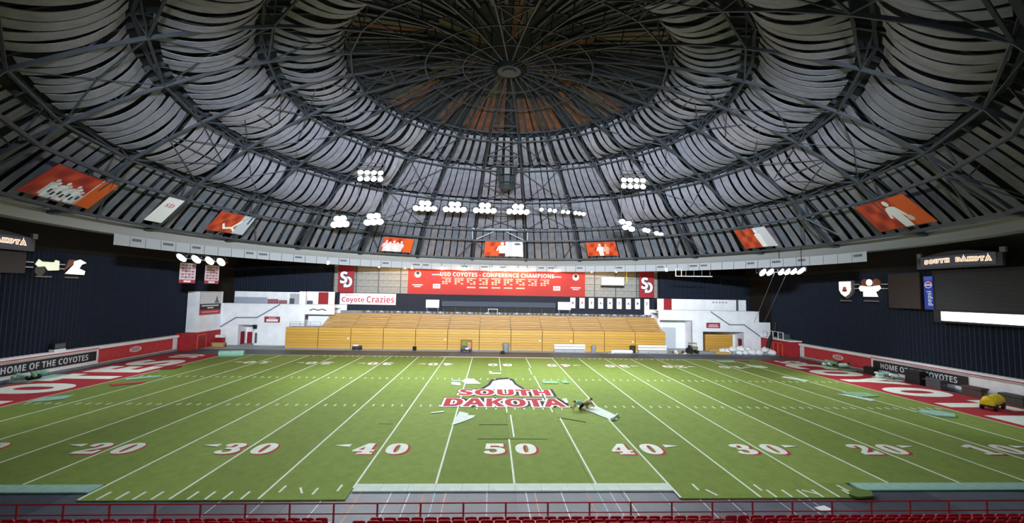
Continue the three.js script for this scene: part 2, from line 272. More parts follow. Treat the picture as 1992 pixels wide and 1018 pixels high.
// ================================================================ the turf field
const YD = 0.9144, Y5 = 4.572;
const field = thing('turf_field', 'green artificial turf football field with white yard lines', 'field');
{
  const f = field, top = .05;
  for (let i = -10; i < 10; i++) {
    const x0 = i * Y5, x1 = x0 + Y5, c = (x0 + x1) / 2;
    const zn = Math.abs(c) < 9.2 || c < -23 || c > 19 ? 24.38 : 26.25;
    mesh('turf_roll', [BB(x0 + .012, x1 - .012, .002, top + .004 * (((i + 20) * 7) % 3), -25.2, zn)], mat.turf[(i * 5 + 60) % 3], f);
  }
  mesh('turf_offcut', [BB(18.3, 20.1, .002, top, 24.39, 26.25)], mat.turf[1], f);
  const L = top + .012, lt = .012;
  const jog = { 0: 1 };
  for (let i = -10; i <= 10; i++) {
    const x = i * Y5; const zn = i === 0 || Math.abs(i) === 1 ? 24.4 : (Math.abs(i) <= 4 || i === -5) && i !== 5 ? (Math.abs(i) === 2 ? (i > 0 ? 26.2 : 24.9) : 26.2) : 24.4;
    if (Math.abs(i) === 10) continue;
    if (jog[i]) { for (const [dx, a, b] of [[.0, -24.4, -12], [.1, 7, 9.4], [.4, 10.2, 16.2], [0, 16.7, 24.4]]) mesh('yard_line', [BB(x + dx - .06, x + dx + .06, top, L + lt, a, b)], mat.line, f); }
    else if (i === 1) for (const [dx, a, b] of [[0, -24.4, -15], [-.35, -14.4, -9.5], [-.15, -8.5, 9.2], [.25, 10.9, 24.4]]) mesh('yard_line', [BB(x + dx - .06, x + dx + .06, top, L + lt, a, b)], mat.line, f);
    else mesh('yard_line', [BB(x - .06, x + .06, top, L + lt, -24.4, zn)], mat.line, f);
  }
  for (let y = -49; y <= 49; y++) { if (y % 5 === 0) continue; const x = y * YD; for (const z of [7.1, -6.1]) { if (z > 0 && y > -7 && y < 7) { if (y > -4) mesh('hash_mark', [BB(x - .06, x + .06, top, L + lt, 7.75, 8.3)], mat.line, f); continue; } mesh('hash_mark', [BB(x - .06, x + .06, top, L + lt, z - .32, z + .32)], mat.line, f); } }
  for (let y = -24; y <= 22; y++) { if (y % 5 === 0 || (y > -15 && y < 15)) continue; const x = y * YD + rr(-.03, .03); mesh('side_tick', [BB(-.06, .06, top, L + lt, -.45, .45)], mat.line, f).position.set(x, 0, 25.75); }
  for (const [x, z, t] of [[-13, 25, 0], [-11.9, 25.2, .5], [-11.1, 25.3, 0], [-9.9, 24.9, 0], [10.6, 24.9, 0], [11.2, 25.6, .4], [14.3, 25, 0], [17, 25.6, .9], [19.4, 25.1, .1]]) { const o = mesh('side_tick', [BB(-.06, .06, top, L + lt, -.4, .4)], mat.line, f); o.position.set(x, 0, z); o.rotation.y = t; }
  for (let i = -3; i <= 3; i++) { const x0 = i * Y5 * .95 * 2; }
  mesh('far_sideline', [BB(-10, 9.4, top, L + lt, -25.15, -24.5)], mat.paleTurf, f); mesh('far_sideline', [BB(-45.7, -10.1, top, L, -25.15, -24.75)], mat.teal, f); mesh('far_sideline', [BB(9.5, 45.7, top, L, -25.15, -24.85)], mat.teal, f);
  for (let y = -34; y < 36; y++) if (y % 5 && (y < -10 || y > 11) && rnd() < .8) mesh('side_tick', [BB(y * YD - .06, y * YD + .06, top, L + lt, -24.6, -23.9)], mat.line, f);
  // white near sideline in sections, teal backed edge strips at both ends
  for (let i = 0; i < 12; i++) mesh('near_sideline', [BB(-9.1 + i * 1.52, -9.1 + (i + 1) * 1.52 - .015, .002, .075, 24.4, 25.32)], mat.paleTurf, f);
  mesh('edge_strip', [BB(-50, -23.1, .002, .07, 24.4, 25.35)], mat.teal, f); mesh('edge_strip', [BB(20.4, 50, .002, .07, 24.4, 25.35)], mat.teal, f);
  // end zones
  for (const s of [-1, 1]) {
    for (let k = 0; k < 7; k++) mesh('end_zone_turf', [BB(Math.min(s * 45.8, s * 54.9), Math.max(s * 45.8, s * 54.9), .002, top, -25.2 + k * 7.1, -25.2 + (k + 1) * 7.1 - .02)], mat.endRed, f).userData.label = s < 0 ? 'red end zone turf on the left' : 'red end zone turf on the right';
    mesh('goal_line', [BB(s * 45.72 - .1, s * 45.72 + .1, top, L + lt, -24.4, 24.4)], M('#e2b9ac', .9), f);
    const word = 'COYOTES', zc = s > 0 ? [-18.6, -13, -7.2, -.6, 5.6, 11.8, 18] : [18.6, 13, 7.2, 1, -5, -10.6, -16];
    [...word].forEach((ch, i) => { const o = mesh('end_zone_letter', [lay(textGeo(ch, font, ch === 'T' || ch === 'E' ? 3.9 : 4.4, 6.5, .02, .28), -s * Math.PI / 2, s * 50.4, top + .004, zc[i])], mat.line, f); });
    mesh('end_zone_emblem', [lay(textGeo('SD', font, 3.4, 4.4, .02), -s * Math.PI / 2, s * 50.4, top + .004, -22.6)], mat.line, f);
  }
  // yard numbers with red drop shade
  const dig = (ch, x, z, turn) => { const g = new THREE.Group(); g.name = 'yard_number'; f.add(g); mesh('number_shade', [lay(textGeo(ch, serif, 1.36, 1.95, .006, .09), turn, x + (turn ? -.1 : .16), top + .006, z + (turn ? -.08 : .12))], mat.lineRed, g); mesh('number_face', [lay(textGeo(ch, serif, 1.36, 1.95, .012, .07), turn, x, top + .014, z)], mat.line, g); };
  for (let i = -4; i <= 4; i++) {
    const n = String(50 - Math.abs(i) * 10), x = i * 2 * Y5;
    dig(n[0], x - 1.12, 18.75, 0); dig(n[1], x + 1.12, 18.75, 0); dig(n[0], x + 1.12, -17.1, Math.PI); dig(n[1], x - 1.12, -17.1, Math.PI);
    if (i) for (const z of [18.15, -17.3]) { const s = Math.sign(i); const g = poly([[x + s * 2.3, -.28], [x + s * 3.45, 0], [x + s * 2.3, .28]], .02).rotateX(-Math.PI / 2).translate(0, top + .012, z); mesh('number_arrow', [g], mat.line, f); }
  }
  // midfield lettering
  const lg = (s, w, h, x, z) => { const g = new THREE.Group(); g.name = 'midfield_word'; f.add(g); mesh('word_backing', [lay(textGeo(s, font, w, h, .012, .5), 0, x + .12, top + .004, z - .12)], mat.lineBlack, g); mesh('word_border', [lay(textGeo(s, font, w, h, .02, .3), 0, x, top + .01, z)], mat.line, g); mesh('word_face', [lay(textGeo(s, font, w, h, .012, .06), 0, x, top + .038, z)], mat.logoRed, g); };
  lg('SOUTH', 10.0, 2.75, .15, 1.35); lg('DAKOTA', 12.0, 3.15, 0, 5.75);
  const hd = new THREE.Group(); hd.name = 'midfield_crest'; f.add(hd);
  const cp = k => [[-3.3, 0], [-2.2, 2.6], [-1.75, 5.2], [-.6, 6.2], [.9, 6.6], [1.7, 5.4], [2.0, 3], [3.1, 0]].map(([a, b]) => [.15 + (a - .1) * k * .8, b * k]); const crest = (k, y, m, n) => mesh(n, [poly(cp(k), .015).rotateX(-Math.PI / 2).translate(0, y, -.2)], m, hd); crest(1.06, top + .002, mat.lineBlack, 'crest_backing'); crest(.88, top + .01, mat.line, 'crest_face');
}
// loose pieces of turf and backing
function scrapGeo(pts, h, lift = 0) {
  const s = new THREE.Shape(pts.map(p => new THREE.Vector2(p[0], -p[1]))); const g = new THREE.ExtrudeGeometry(s, { depth: h, bevelEnabled: false }); g.rotateX(-Math.PI / 2);
  return g;
}
function scrap(label, m, pts, h = .03, y = .078, cat = 'turf scrap') {
  const cx = pts.reduce((a, p) => a + p[0], 0) / pts.length, cz = pts.reduce((a, p) => a + p[1], 0) / pts.length;
  return single('turf_scrap', [scrapGeo(pts.map(p => [p[0] - cx, p[1] - cz]), h)], m, label, cat, [cx, y, cz]);
}
scrap('large pale triangular turf piece just left of the midfield lettering, near side', mat.paleTurf, [[-4.7, 13.5], [-4.3, 9.2], [-3.9, 9.5], [-3.4, 9.9], [-3.55, 10.4], [-2.8, 10.5], [-2.95, 11.2], [-3.7, 12.3]], .03);
scrap('pale turf piece with pointed end beyond the left of the midfield lettering', mat.paleTurf, [[-5.1, -4.6], [-4.6, -6.2], [-3.6, -5.9], [-2.6, -3], [-4.4, -2.9]]);
scrap('small pale turf square left of the pointed pale piece', mat.paleTurf, [[-6.3, -4.1], [-5.2, -3.7], [-5, -1.9], [-6.1, -2.4]]);
scrap('short dark green offcut lying behind the small pale turf square', mat.teal, [[-6.3, -5.2], [-5.1, -5], [-5.1, -4.3], [-6.3, -4.4]]);
scrap('narrow pale green turf strip right of the midfield crest', mat.greenPiece, [[4.9, -5], [7, -4.9], [6.9, -3.5], [5.1, -3.5]], .06);
scrap('short pale green turf strip farther right of the midfield crest', mat.greenPiece, [[7.4, -5], [8.3, -5.2], [8.4, -3.8], [7.6, -3.7]], .06);
scrap('pale frame shaped turf offcut beyond the midfield crest', mat.paleTurf, [[-1.7, -11.6], [-1.3, -11.4], [-1.3, -10.4], [0, -10.4], [0, -9.6], [-1.6, -9.6]]);
scrap('thin white line offcut at the left foot of the lettering', mat.line, [[-6.9, 9.6], [-5.8, 9.1], [-5.7, 9.4], [-6.8, 9.9]]);
scrap('white pointed letter offcut at the right end of the lettering', mat.line, [[6.1, 4.3], [6.6, 4.1], [6.5, 6], [6.2, 6]], .03, .11);
for (const [x0, z0, x1, z1, w] of [[4.7, 10.9, 6.9, 12.3, .18], [-2.4, 13.1, 0, 13.1, .1], [-2.4, 16.65, 3, 16.65, .07], [-10.8, 13, -9.6, 13, .06]]) { const o = mesh('turf_seam', [bar(V(x0, .06, z0), V(x1, .06, z1), w, .03)], M('#2d4416', .95), field); }
{ // long folded flap of turf on the right of the lettering, with a rolled far edge
  const t = thing('turf_flap', 'long pale turf sheet being rolled up beside the two workers', 'turf sheet', [8.9, .075, 9.6], 0);
  mesh('sheet', [scrapGeo([[-1.3, -1.5], [.2, -2.5], [1.3, .8], [1, 2], [.4, 2.2]], .04)], mat.paleTurf, t);
  mesh('rolled_edge', [rod(V(.45, .12, 2.2), V(1.35, .12, .8), .13, 12)], mat.paleTurf, t);
}
// ================================================================ floodlights and rigs
const lampProf = [[.02, -.42], [.16, -.42], [.2, -.3], [.34, -.1], [.44, .04], [.48, .1], [.45, .1], [.32, -.06], [.16, -.24], [.02, -.26]].map(p => new THREE.Vector2(...p));
const lampBowl = boxUV(new THREE.LatheGeometry(lampProf, 20).rotateX(Math.PI / 2)), lampLens = boxUV(new THREE.CylinderGeometry(.43, .43, .03, 20).rotateX(Math.PI / 2).translate(0, 0, .07)), lampYoke = merge([B(.05, .6, .05, -.5, .2, 0), B(.05, .6, .05, .5, .2, 0), B(1.05, .06, .06, 0, .5, 0)]);
function flood(p, aim, label, group, size = 1, power = FLOOD, cone = .86) {
  const t = thing('floodlight', label, 'floodlight', p, 0, group); t.lookAt(V(...aim)); t.scale.setScalar(size);
  mesh('housing', lampBowl, mat.housing, t); mesh('lens', lampLens, mat.lens, t); mesh('yoke', lampYoke, mat.housing, t);
  const s = new THREE.SpotLight(FLOODCOL, power, 0, cone, .85, 2); s.name = 'flood_beam'; s.position.set(0, 0, .16); s.target.name = 'flood_aim'; s.target.position.set(0, 0, 10); s.castShadow = true; s.shadow.radius = 20; t.add(s, s.target);
  return t;
}
function rig(label, a, b, drop) {                       // catwalk truss with hangers to the dome
  const A = V(...a), Bv = V(...b), t = thing('lighting_rig', label, 'lighting rig');
  const d = Bv.clone().sub(A), n = Math.max(2, Math.round(d.length() / 2.4)); const up = V(0, .7, 0);
  mesh('rail', [bar(A, Bv, .12), bar(A.clone().add(up), Bv.clone().add(up), .1)], mat.steel, t);
  const w = [], h = []; for (let i = 0; i <= n; i++) { const p = A.clone().addScaledVector(d, i / n); w.push(bar(p, p.clone().add(up), .07)); if (i < n) { const q = A.clone().addScaledVector(d, (i + 1) / n); w.push(bar(p, q.add(up), .05)); } }
  mesh('lacing', w, mat.steel, t);
  for (const k of [.08, .5, .92]) { const p = A.clone().addScaledVector(d, k).add(up); const r = Math.min(45, Math.hypot(p.x, p.z)); const rq = Math.hypot(p.x, p.z); mesh('hanger', [bar(p, V(p.x, rq > 47.4 ? 18.5 : rq > 45.9 ? 17.3 : YC + Math.sqrt(RS * RS - r * r), p.z), .08)], mat.steel, t); }
  return { A, d };
}
const nth = ['first', 'second', 'third', 'fourth', 'fifth', 'sixth', 'seventh', 'eighth'];
const on = (R, k, dy = 0, dz = 0) => { const p = R.A.clone().addScaledVector(R.d, k); return [p.x, p.y + dy, p.z + dz]; };
// upper left and right clusters: two rows of four
for (const s of [-1, 1]) {
  const nm = s < 0 ? 'left' : 'right'; const cx = s < 0 ? -20.35 : 20.1, cz = s < 0 ? -15.3 : -14.85, y = s < 0 ? 29 : 28.95;
  rig('small lighting rig high on the ' + nm + ' of the dome', [cx - 2, y + .9, cz], [cx + 2, y + .9, cz]);
  for (let i = 0; i < 4; i++) for (let j = 0; j < 2; j++) flood([cx - 1.5 + i * 1.0, y + .1 - j * 1.0, cz + .35], [cx * .3 + i - 1, 0, 4], ['upper', 'lower'][j] + ' row floodlight, ' + nth[i] + ' from left, in the cluster high on the ' + nm, 'high ' + nm + ' floodlight cluster', .95);
}
{ // long rig across the far side
  const R = rig('long lighting rig across the far side of the dome', [-15.6, 26.6, -27.6], [15.6, 26.6, -29]);
  const big = [.055, .225, .40, .595];
  big.forEach((k, q) => { for (let i = 0; i < 4; i++) for (let j = 0; j < 2; j++) if (!(j === 0 && (i === 0 || i === 3))) flood(on(R, k + (i - 1.5) * .034, j ? -.45 : .5, .5), [-12 + q * 8 + i, 0, 4], ['upper', 'lower'][j] + ' floodlight, ' + nth[j ? i : i - 1] + ' from left, in the ' + nth[q] + ' cluster of the long far rig', 'long rig cluster ' + ['one', 'two', 'three', 'four'][q], 1.25); });
  [.735, .785, .815, .865, .895, .94, .965, .99].forEach((k, i) => flood(on(R, k, .1 - i * .08, .5), [14, 0, 4], 'small floodlight at the right end of the long far rig, ' + nth[i] + ' from left', 'right end of the long rig', .85));
}
{ const R = rig('left diagonal lighting rig below the dome', [-29.4, 22.6, -24.2], [-18.6, 22.6, -18.6]);
  [[.2, 0], [.8, 1]].forEach(([k, q]) => { for (let i = 0; i < 5; i++) flood(on(R, k + (i - 2) * .052, i % 2 ? .55 : -.4, .5), [-14, 0, 2], 'floodlight, ' + nth[i] + ' from left, in the ' + ['outer', 'inner'][q] + ' cluster of the left diagonal rig', 'left diagonal rig, ' + ['outer', 'inner'] [q], 1.35); }); }
{ const R = rig('right diagonal lighting rig below the dome', [17.8, 22.6, -15.8], [32, 22.6, -31]);
  for (let i = 0; i < 4; i++) flood(on(R, .08 + i * .055, i % 2 ? -.5 : .25, .5), [12, 0, 2], 'floodlight, ' + nth[i] + ' from left, in the inner cluster of the right diagonal rig', 'right diagonal rig, inner', 1.15);
  [.5, .56, .75, .85].forEach((k, i) => flood(on(R, k, 0, .5), [18, 0, 2], 'small floodlight, ' + nth[i] + ' from left, on the outer half of the right diagonal rig', 'right diagonal rig, outer', .95)); }
for (const s of [-1, 1]) { // end zone rows under the ring beam
  const nm = s < 0 ? 'left' : 'right'; const P = s < 0 ? [[-45, 15.25, -11.5], [-45.1, 15.25, -22.5]] : [[42.2, 15.2, -19], [44.4, 15.2, -10.5]];
  const R = rig('low lighting rig above the ' + nm + ' end zone', P[0], P[1]);
  (s < 0 ? [.08, .36, .64, .9] : [.1, .26, .5, .62, .74, .86]).forEach((k, i) => flood(on(R, k, .1, .45), [s * 50, 0, 4], 'floodlight, ' + nth[i] + ' from left, on the low rig above the ' + nm + ' end zone', 'low ' + nm + ' end floodlights', s < 0 ? 1.6 : 1.5, FLOOD * .9, .92));
}
for (const s of [-1, 1]) { const nm = s < 0 ? 'left' : 'right', R = rig('added low lighting rig above the near ' + nm + ' corner of the field', [s * 40.4, 15.2, 20], [s * 36.5, 15.2, 26]); [.2, .5, .8].forEach((k, i) => flood(on(R, k, .1, -.45), [s * 50, 0, -4], 'floodlight, ' + nth[i] + ' from left, added above the near ' + nm + ' corner', 'added near corner floodlights', 1.1, FLOOD, .92)); }  // added rigs outside the view, put in to lift light on the end zones
// unseen near side rigs, aimed and powered to brighten the far side
for (const [x, z, y, w] of [[-11.6, 38.6, 21.3, 'far left'], [-4, 38.6, 22, 'left of centre'], [4, 38.6, 22, 'right of centre'], [11.6, 38.6, 21.3, 'far right']]) {
  const R = rig('unseen lighting rig over the near grandstand, ' + w, [x - 3, y, z], [x + 3, y, z]);
  for (let i = 0; i < 4; i++) flood(on(R, .14 + i * .24, .1, -.45), [x * 3.4 + (i - 1.5) * 8.5, 18, -44], 'floodlight, ' + nth[i] + ' from left, on the unseen near grandstand rig ' + w, 'unseen near side floodlights', 1, THROW, .52);
  flood(on(R, .5, -.3, .5), [x * 1.2, 0, 25], 'added downward floodlight on the unseen near grandstand rig ' + w, 'unseen near side floodlights', 1, FLOOD * 1.2);  // added lamp, brightens the near seats and field edge
}
// warm lamps under the ring on the far side
{ const shade = boxUV(new THREE.LatheGeometry([[.04, .3], [.12, .3], [.3, .05], [.28, .05], [.1, .24]].map(p => new THREE.Vector2(...p)), 16)), bulb = boxUV(new THREE.SphereGeometry(.38, 14, 10)), stem = boxUV(C(.03, .85, 0, .7, 0, 8));
  const xs = [-32.6, -25, -20, -18.6, -12.5, -7.6, -1.6, 1.4, 4.3, 6.2, 12.4, 20, 24.9, 32.6];
  const ord = ['first', 'second', 'third', 'fourth', 'fifth', 'sixth', 'seventh', 'eighth', 'ninth', 'tenth', 'eleventh', 'twelfth', 'thirteenth', 'fourteenth'];
  xs.forEach((x, i) => { const z = Math.abs(x) > 30 ? -32.4 : -45.2 + x * x * .008; const t = thing('warm_lamp', 'small orange lamp under the ring beam, ' + ord[i] + ' from the left', 'lamp', [x, 16.3, z], 0, 'orange lamps under the ring beam');
    mesh('shade', shade, mat.housing, t); mesh('bulb', bulb, mat.warm, t); mesh('stem', stem, mat.housing, t); { const q = Math.hypot(x, z), k = (46.15 - q) / q; mesh('arm', [bar(V(0, 1.1, 0), V(x * k, 1.1, z * k), .06)], mat.housing, t); }
    const p = new THREE.PointLight(new THREE.Color().setRGB(1, .56, .22), 70, 0, 2); p.name = 'lamp_glow'; p.position.set(0, -.44, .1); p.castShadow = true; p.shadow.radius = 10; t.add(p); }); }
// ================================================================ end walls: padded base, curtains, signs
function curtainGeo(w, h, pleats, amp) {               // pleated sheet in xy, facing +z, with thickness
  const n = pleats * 4, pts = []; for (let i = 0; i <= n; i++) pts.push(new THREE.Vector2(-w / 2 + w * i / n, amp * Math.sin(i / n * pleats * Math.PI * 2)));
  const s = new THREE.Shape([...pts, ...pts.slice().reverse().map(p => new THREE.Vector2(p.x, p.y - .06))]);
  return new THREE.ExtrudeGeometry(s, { depth: h, bevelEnabled: false }).rotateX(-Math.PI / 2).translate(0, 0, 0);   // stands on y=0, pleats towards -z/+z
}
function curtain(label, list) { const t = thing('curtain', label, 'curtain'); for (const [x, y, z, w, h, turn] of list) { const o = mesh('curtain_panel', [curtainGeo(w - .04, h, 9, .09)], mat.curtain, t); o.position.set(x, y, z); o.rotation.y = turn; } return t; }
{
  const L = [], R = [], FL = [], FR = [];
  for (let i = 0; i < 13; i++) { L.push([-56.95, 2.6, -35 + i * 5, 5, 12.7, Math.PI / 2]); R.push([56.95, 2.6, -35 + i * 5, 5, 12.7, -Math.PI / 2]); }
  for (let i = 0; i < 4; i++) { FL.push([-54.6 + i * 5.2, 0, -45.6, 5.2, 16.1, 0]); FR.push([54.6 - i * 5.2, 0, -45.6, 5.2, 16.1, 0]); }
  curtain('long black curtain along the left end wall', L); curtain('long black curtain along the right end wall behind the scoreboard', R);
  curtain('black curtain in the far left corner above the white building', FL); curtain('black curtain in the far right corner above the white building', FR);
}
const wordPanel = canvas(1024, 128, (x, w, h) => { x.fillStyle = '#14161d'; x.fillRect(0, 0, w, h); x.fillStyle = '#c9cfd8'; x.font = 'bold 108px sans-serif'; x.textAlign = 'center'; x.textBaseline = 'middle'; const tx = 'HOME OF THE COYOTES', m = x.measureText(tx).width; x.save(); x.translate(w / 2, h / 2 + 4); x.scale(840 / m, 1); x.fillText(tx, 0, 0); x.restore(); });
const oval = canvas(256, 128, (x, w, h) => { x.fillStyle = '#bb383f'; x.fillRect(0, 0, w, h); x.fillStyle = '#d9c3cc'; x.beginPath(); x.ellipse(w / 2, h / 2, 112, 50, 0, 0, 7); x.fill(); x.fillStyle = '#8c4450'; x.fillRect(52, 34, 150, 9); x.fillRect(52, 84, 150, 9); for (let i = 0; i < 4; i++) x.fillRect(62 + i * 36, 50, 22, 26); });
for (const s of [-1, 1]) {
  const nm = s < 0 ? 'left' : 'right', t = thing('end_zone_wall', 'low white padded wall with red panel behind the ' + nm + ' end zone', 'padded wall');
  const X = (a, b) => [Math.min(s * a, s * b), Math.max(s * a, s * b)];
  for (let i = 0; i < 14; i++) mesh('wall_pad', [BB(...X(56.2, 56.8), 0, 2.35, -28.4 + i * 4.4, -28.4 + (i + 1) * 4.4 - .02)], mat.white, t);
  mesh('wall_cap', [BB(...X(55.95, 57), 2.35, 2.75, -28.4, 33)], mat.white, t);
  mesh('red_stripe', [BB(...X(55.93, 56), 2.42, 2.54, -13, 33)], mat.red, t);
  const rp = mesh('red_panel', [BB(...X(56.14, 56.24), .45, 2.3, -27.2, -13.2)], mat.redPanel, t);
  const ov = mesh('oval_emblem', panel(2.6, 1.1, .03), oval, t); ov.position.set(s * 56.12, 1.5, -19.4); ov.rotation.y = -s * Math.PI / 2;
  const wp = mesh('word_panel', panel(13, 1.25, .04), wordPanel, t); wp.position.set(s * 56.14, 1.45, s < 0 ? -6.3 : -6.3); wp.rotation.y = -s * Math.PI / 2;
  mesh('kick_board', [BB(...X(56.1, 56.25), 0, .35, -28.4, 33)], mat.concrete, t);
}
// lit signs on the end walls
const arch = (x, w, h, from) => { x.fillStyle = '#35363d'; x.fillRect(0, 0, w, h); x.textAlign = 'center'; x.textBaseline = 'middle'; x.font = 'bold 96px sans-serif'; const tx = 'SOUTH DAKOTA'; for (let i = 0; i < tx.length; i++) { const u = (i + .5) / tx.length, px = 50 + u * (w - 100), py = h * .52 - 18 * Math.sin(u * Math.PI); x.fillStyle = '#fff1dc'; x.strokeStyle = '#fff1dc'; x.lineWidth = 22; x.strokeText(tx[i], px, py); x.fillStyle = '#d99a6a'; x.fillText(tx[i], px, py); } };
const signMat = canvas(1024, 200, arch, 1.1);
function signBox(label, w, h, pos, turn, m, cat = 'sign') { const t = thing('sign', label, cat, pos, turn); mesh('sign_case', [B(w + .16, h + .16, .35, 0, 0, -.2)], mat.black, t); mesh('wall_bracket', [B(.3, .3, 1.2, 0, 0, -.75)], mat.greyDark, t); mesh('sign_face', panel(w, h, .04), m, t); return t; }
function archSign(label, pos, turn) {
  const t = thing('arched_sign', label, 'sign', pos, turn);
  const pts = [[-4.9, -1.05], [4.9, -1.05]]; for (let i = 0; i <= 12; i++) { const u = 1 - i / 12; pts.push([-4.9 + 9.8 * u, .35 + .75 * Math.sin(u * Math.PI)]); }
  mesh('sign_case', [poly(pts, .35).translate(0, 0, -.4)], M('#4a4c55', .6), t); mesh('wall_bracket', [B(6, .3, 1.4, 0, -.4, -1)], mat.greyDark, t);
  const f = mesh('sign_face', panel(8.6, 1.35, .04), signMat, t); f.position.y = -.15;
  for (const sx of [-4.6, 4.9]) mesh('side_lamp', [B(.55, .6, .3, sx, .75, -.2)], M('#8b8f96', .5), t);
}
archSign('arched lit sign reading SOUTH DAKOTA above the right scoreboard', [55.6, 16.35, 0], -Math.PI / 2);
archSign('arched lit sign at the left picture edge ending in AKOTA', [-55.6, 16.1, 2.0], Math.PI / 2);
{ // right scoreboard
  const t = thing('scoreboard', 'large dark scoreboard with a glowing white strip below it', 'scoreboard', [55.9, 0, 2], -Math.PI / 2);
  const scr = canvas(256, 128, (x, w, h) => { x.fillStyle = '#20262e'; x.fillRect(0, 0, w, h); for (let i = 0; i < 400; i++) { x.fillStyle = ['#252b33', '#1d2229', '#22262f'][i % 3]; x.fillRect((i * 37) % w, (i * 61) % h, 9, 6); } });
  mesh('cabinet', [B(10.6, 6.6, .6, 0, 11.75, -.35)], mat.black, t); mesh('wall_bracket', [B(9, .4, .6, 0, 12, -.95)], mat.greyDark, t);
  const f = mesh('display', panel(9.9, 4.55, .05), scr, t); f.position.set(.1, 12.4, 0);
  const w = mesh('light_strip', [B(9.3, 1.15, .08, .35, 9.25, 0)], new THREE.MeshStandardMaterial({ color: 0xffffff, emissive: 0xeaf8ff, emissiveIntensity: 1.6, roughness: .4 }), t);
  const a = new THREE.RectAreaLight(0xeaf8ff, 3, 9.3, 1.15); a.name = 'strip_glow'; a.position.set(.35, 9.25, .12); a.lookAt(V(.35, 9.25, 5).applyMatrix4(new THREE.Matrix4())); a.rotation.set(0, Math.PI, 0); t.add(a);
}
const cola = canvas(128, 512, (x, w, h) => { x.fillStyle = '#1f3fb0'; x.fillRect(0, 0, w, h); x.fillStyle = '#4a63cc'; x.fillRect(0, 0, w, 60); x.beginPath(); x.arc(64, 130, 54, 0, 7); x.fillStyle = '#eef0f8'; x.fill(); x.beginPath(); x.arc(64, 130, 44, Math.PI * 1.05, Math.PI * 1.95); x.fillStyle = '#d7443c'; x.fill(); x.beginPath(); x.arc(64, 130, 44, Math.PI * .1, Math.PI * .9); x.fillStyle = '#2b50c8'; x.fill(); x.save(); x.translate(70, 340); x.rotate(-Math.PI / 2); x.fillStyle = '#dfeaff'; x.font = 'bold 92px sans-serif'; x.textAlign = 'center'; x.textBaseline = 'middle'; x.fillText('pepsi', 0, 0); x.restore(); }, .55);
signBox('tall blue lit drink sign left of the scoreboard', 1.15, 4.3, [55.9, 12.2, -3.75], -Math.PI / 2, cola);
signBox('tall blue lit drink sign at the right edge of the scoreboard', 1.15, 4.3, [55.9, 12.2, 7.6], -Math.PI / 2, cola);
const dead = canvas(256, 256, (x, w, h) => { x.fillStyle = '#241a1c'; x.fillRect(0, 0, w, h); for (let i = 0; i < 40; i++) { x.fillStyle = ['#2c1f20', '#221a1e', '#30231f'][i % 3]; x.fillRect(0, i * 6.4, w, 5); } });
signBox('square unlit dark brown display board left of the blue sign', 4.6, 4.8, [55.9, 12.5, -7.2], -Math.PI / 2, dead, 'display board');
signBox('unlit dark brown display board at the left picture edge', 4.6, 2.3, [-55.9, 13.65, 0], Math.PI / 2, dead, 'display board');
{ const b = signBox('small blue lit panel under the left display board', 1.6, .9, [-55.9, 11.7, 1.0], Math.PI / 2, canvas(64, 64, (x, w, h) => { x.fillStyle = '#1734a8'; x.fillRect(0, 0, w, h); x.fillStyle = '#2f52d8'; x.fillRect(8, 8, 48, 30); }, .5)); }
const litWhite = new THREE.MeshStandardMaterial({ color: 0xffffff, emissive: 0xfff6e4, emissiveIntensity: .95, roughness: .5 });
const litGreen = new THREE.MeshStandardMaterial({ color: 0xdfe8d0, emissive: 0xdfe6c8, emissiveIntensity: .65, roughness: .5 });
const brownDisc = M('#7b4632', .6);
function armBars(t, xs) { mesh('wall_bracket', [B(.15, .15, 1.3, 0, 0, -.72)], mat.greyDark, t); for (const [a, b, y] of xs) mesh('support_bar', [BB(a, b, y, y + .12, -.2, -.08)], M('#aeb2b8', .5), t); return; mesh('support_bar', xs.flatMap(([a, b, y]) => [BB(a, b, y, y + .12, -.2, -.08)]), M('#aeb2b8', .5), t); }
{ // emblem signs right of the field
  const t = thing('emblem_sign', 'lit white shield sign with red emblem on the right curtain', 'sign', [56, 12.85, -17.3], -Math.PI / 2);
  const sh = (k, d) => poly([[-1.15 * k, 1.15 * k], [1.15 * k, 1.15 * k], [1.15 * k, -.2 * k], [.75 * k, -.85 * k], [0, -1.3 * k], [-.75 * k, -.85 * k], [-1.15 * k, -.2 * k]], d);
  mesh('shield_back', [sh(1.2, .2).translate(.25, -.1, -.25)], M('#55524e', .7), t); mesh('shield_face', [sh(1, .08)], litWhite, t);
  mesh('shield_mark', [new THREE.CylinderGeometry(.45, .45, .04, 5).rotateX(Math.PI / 2).translate(0, -.05, .1), B(.95, .25, .04, 0, -.35, .1)], M('#c07068', .6), t);
  mesh('name_bar', [B(2.2, .18, .1, 0, -1.95, 0)], M('#77787c', .6), t); armBars(t, [[1.5, 2.6, .6], [1.5, 2.6, -.05]]);
}
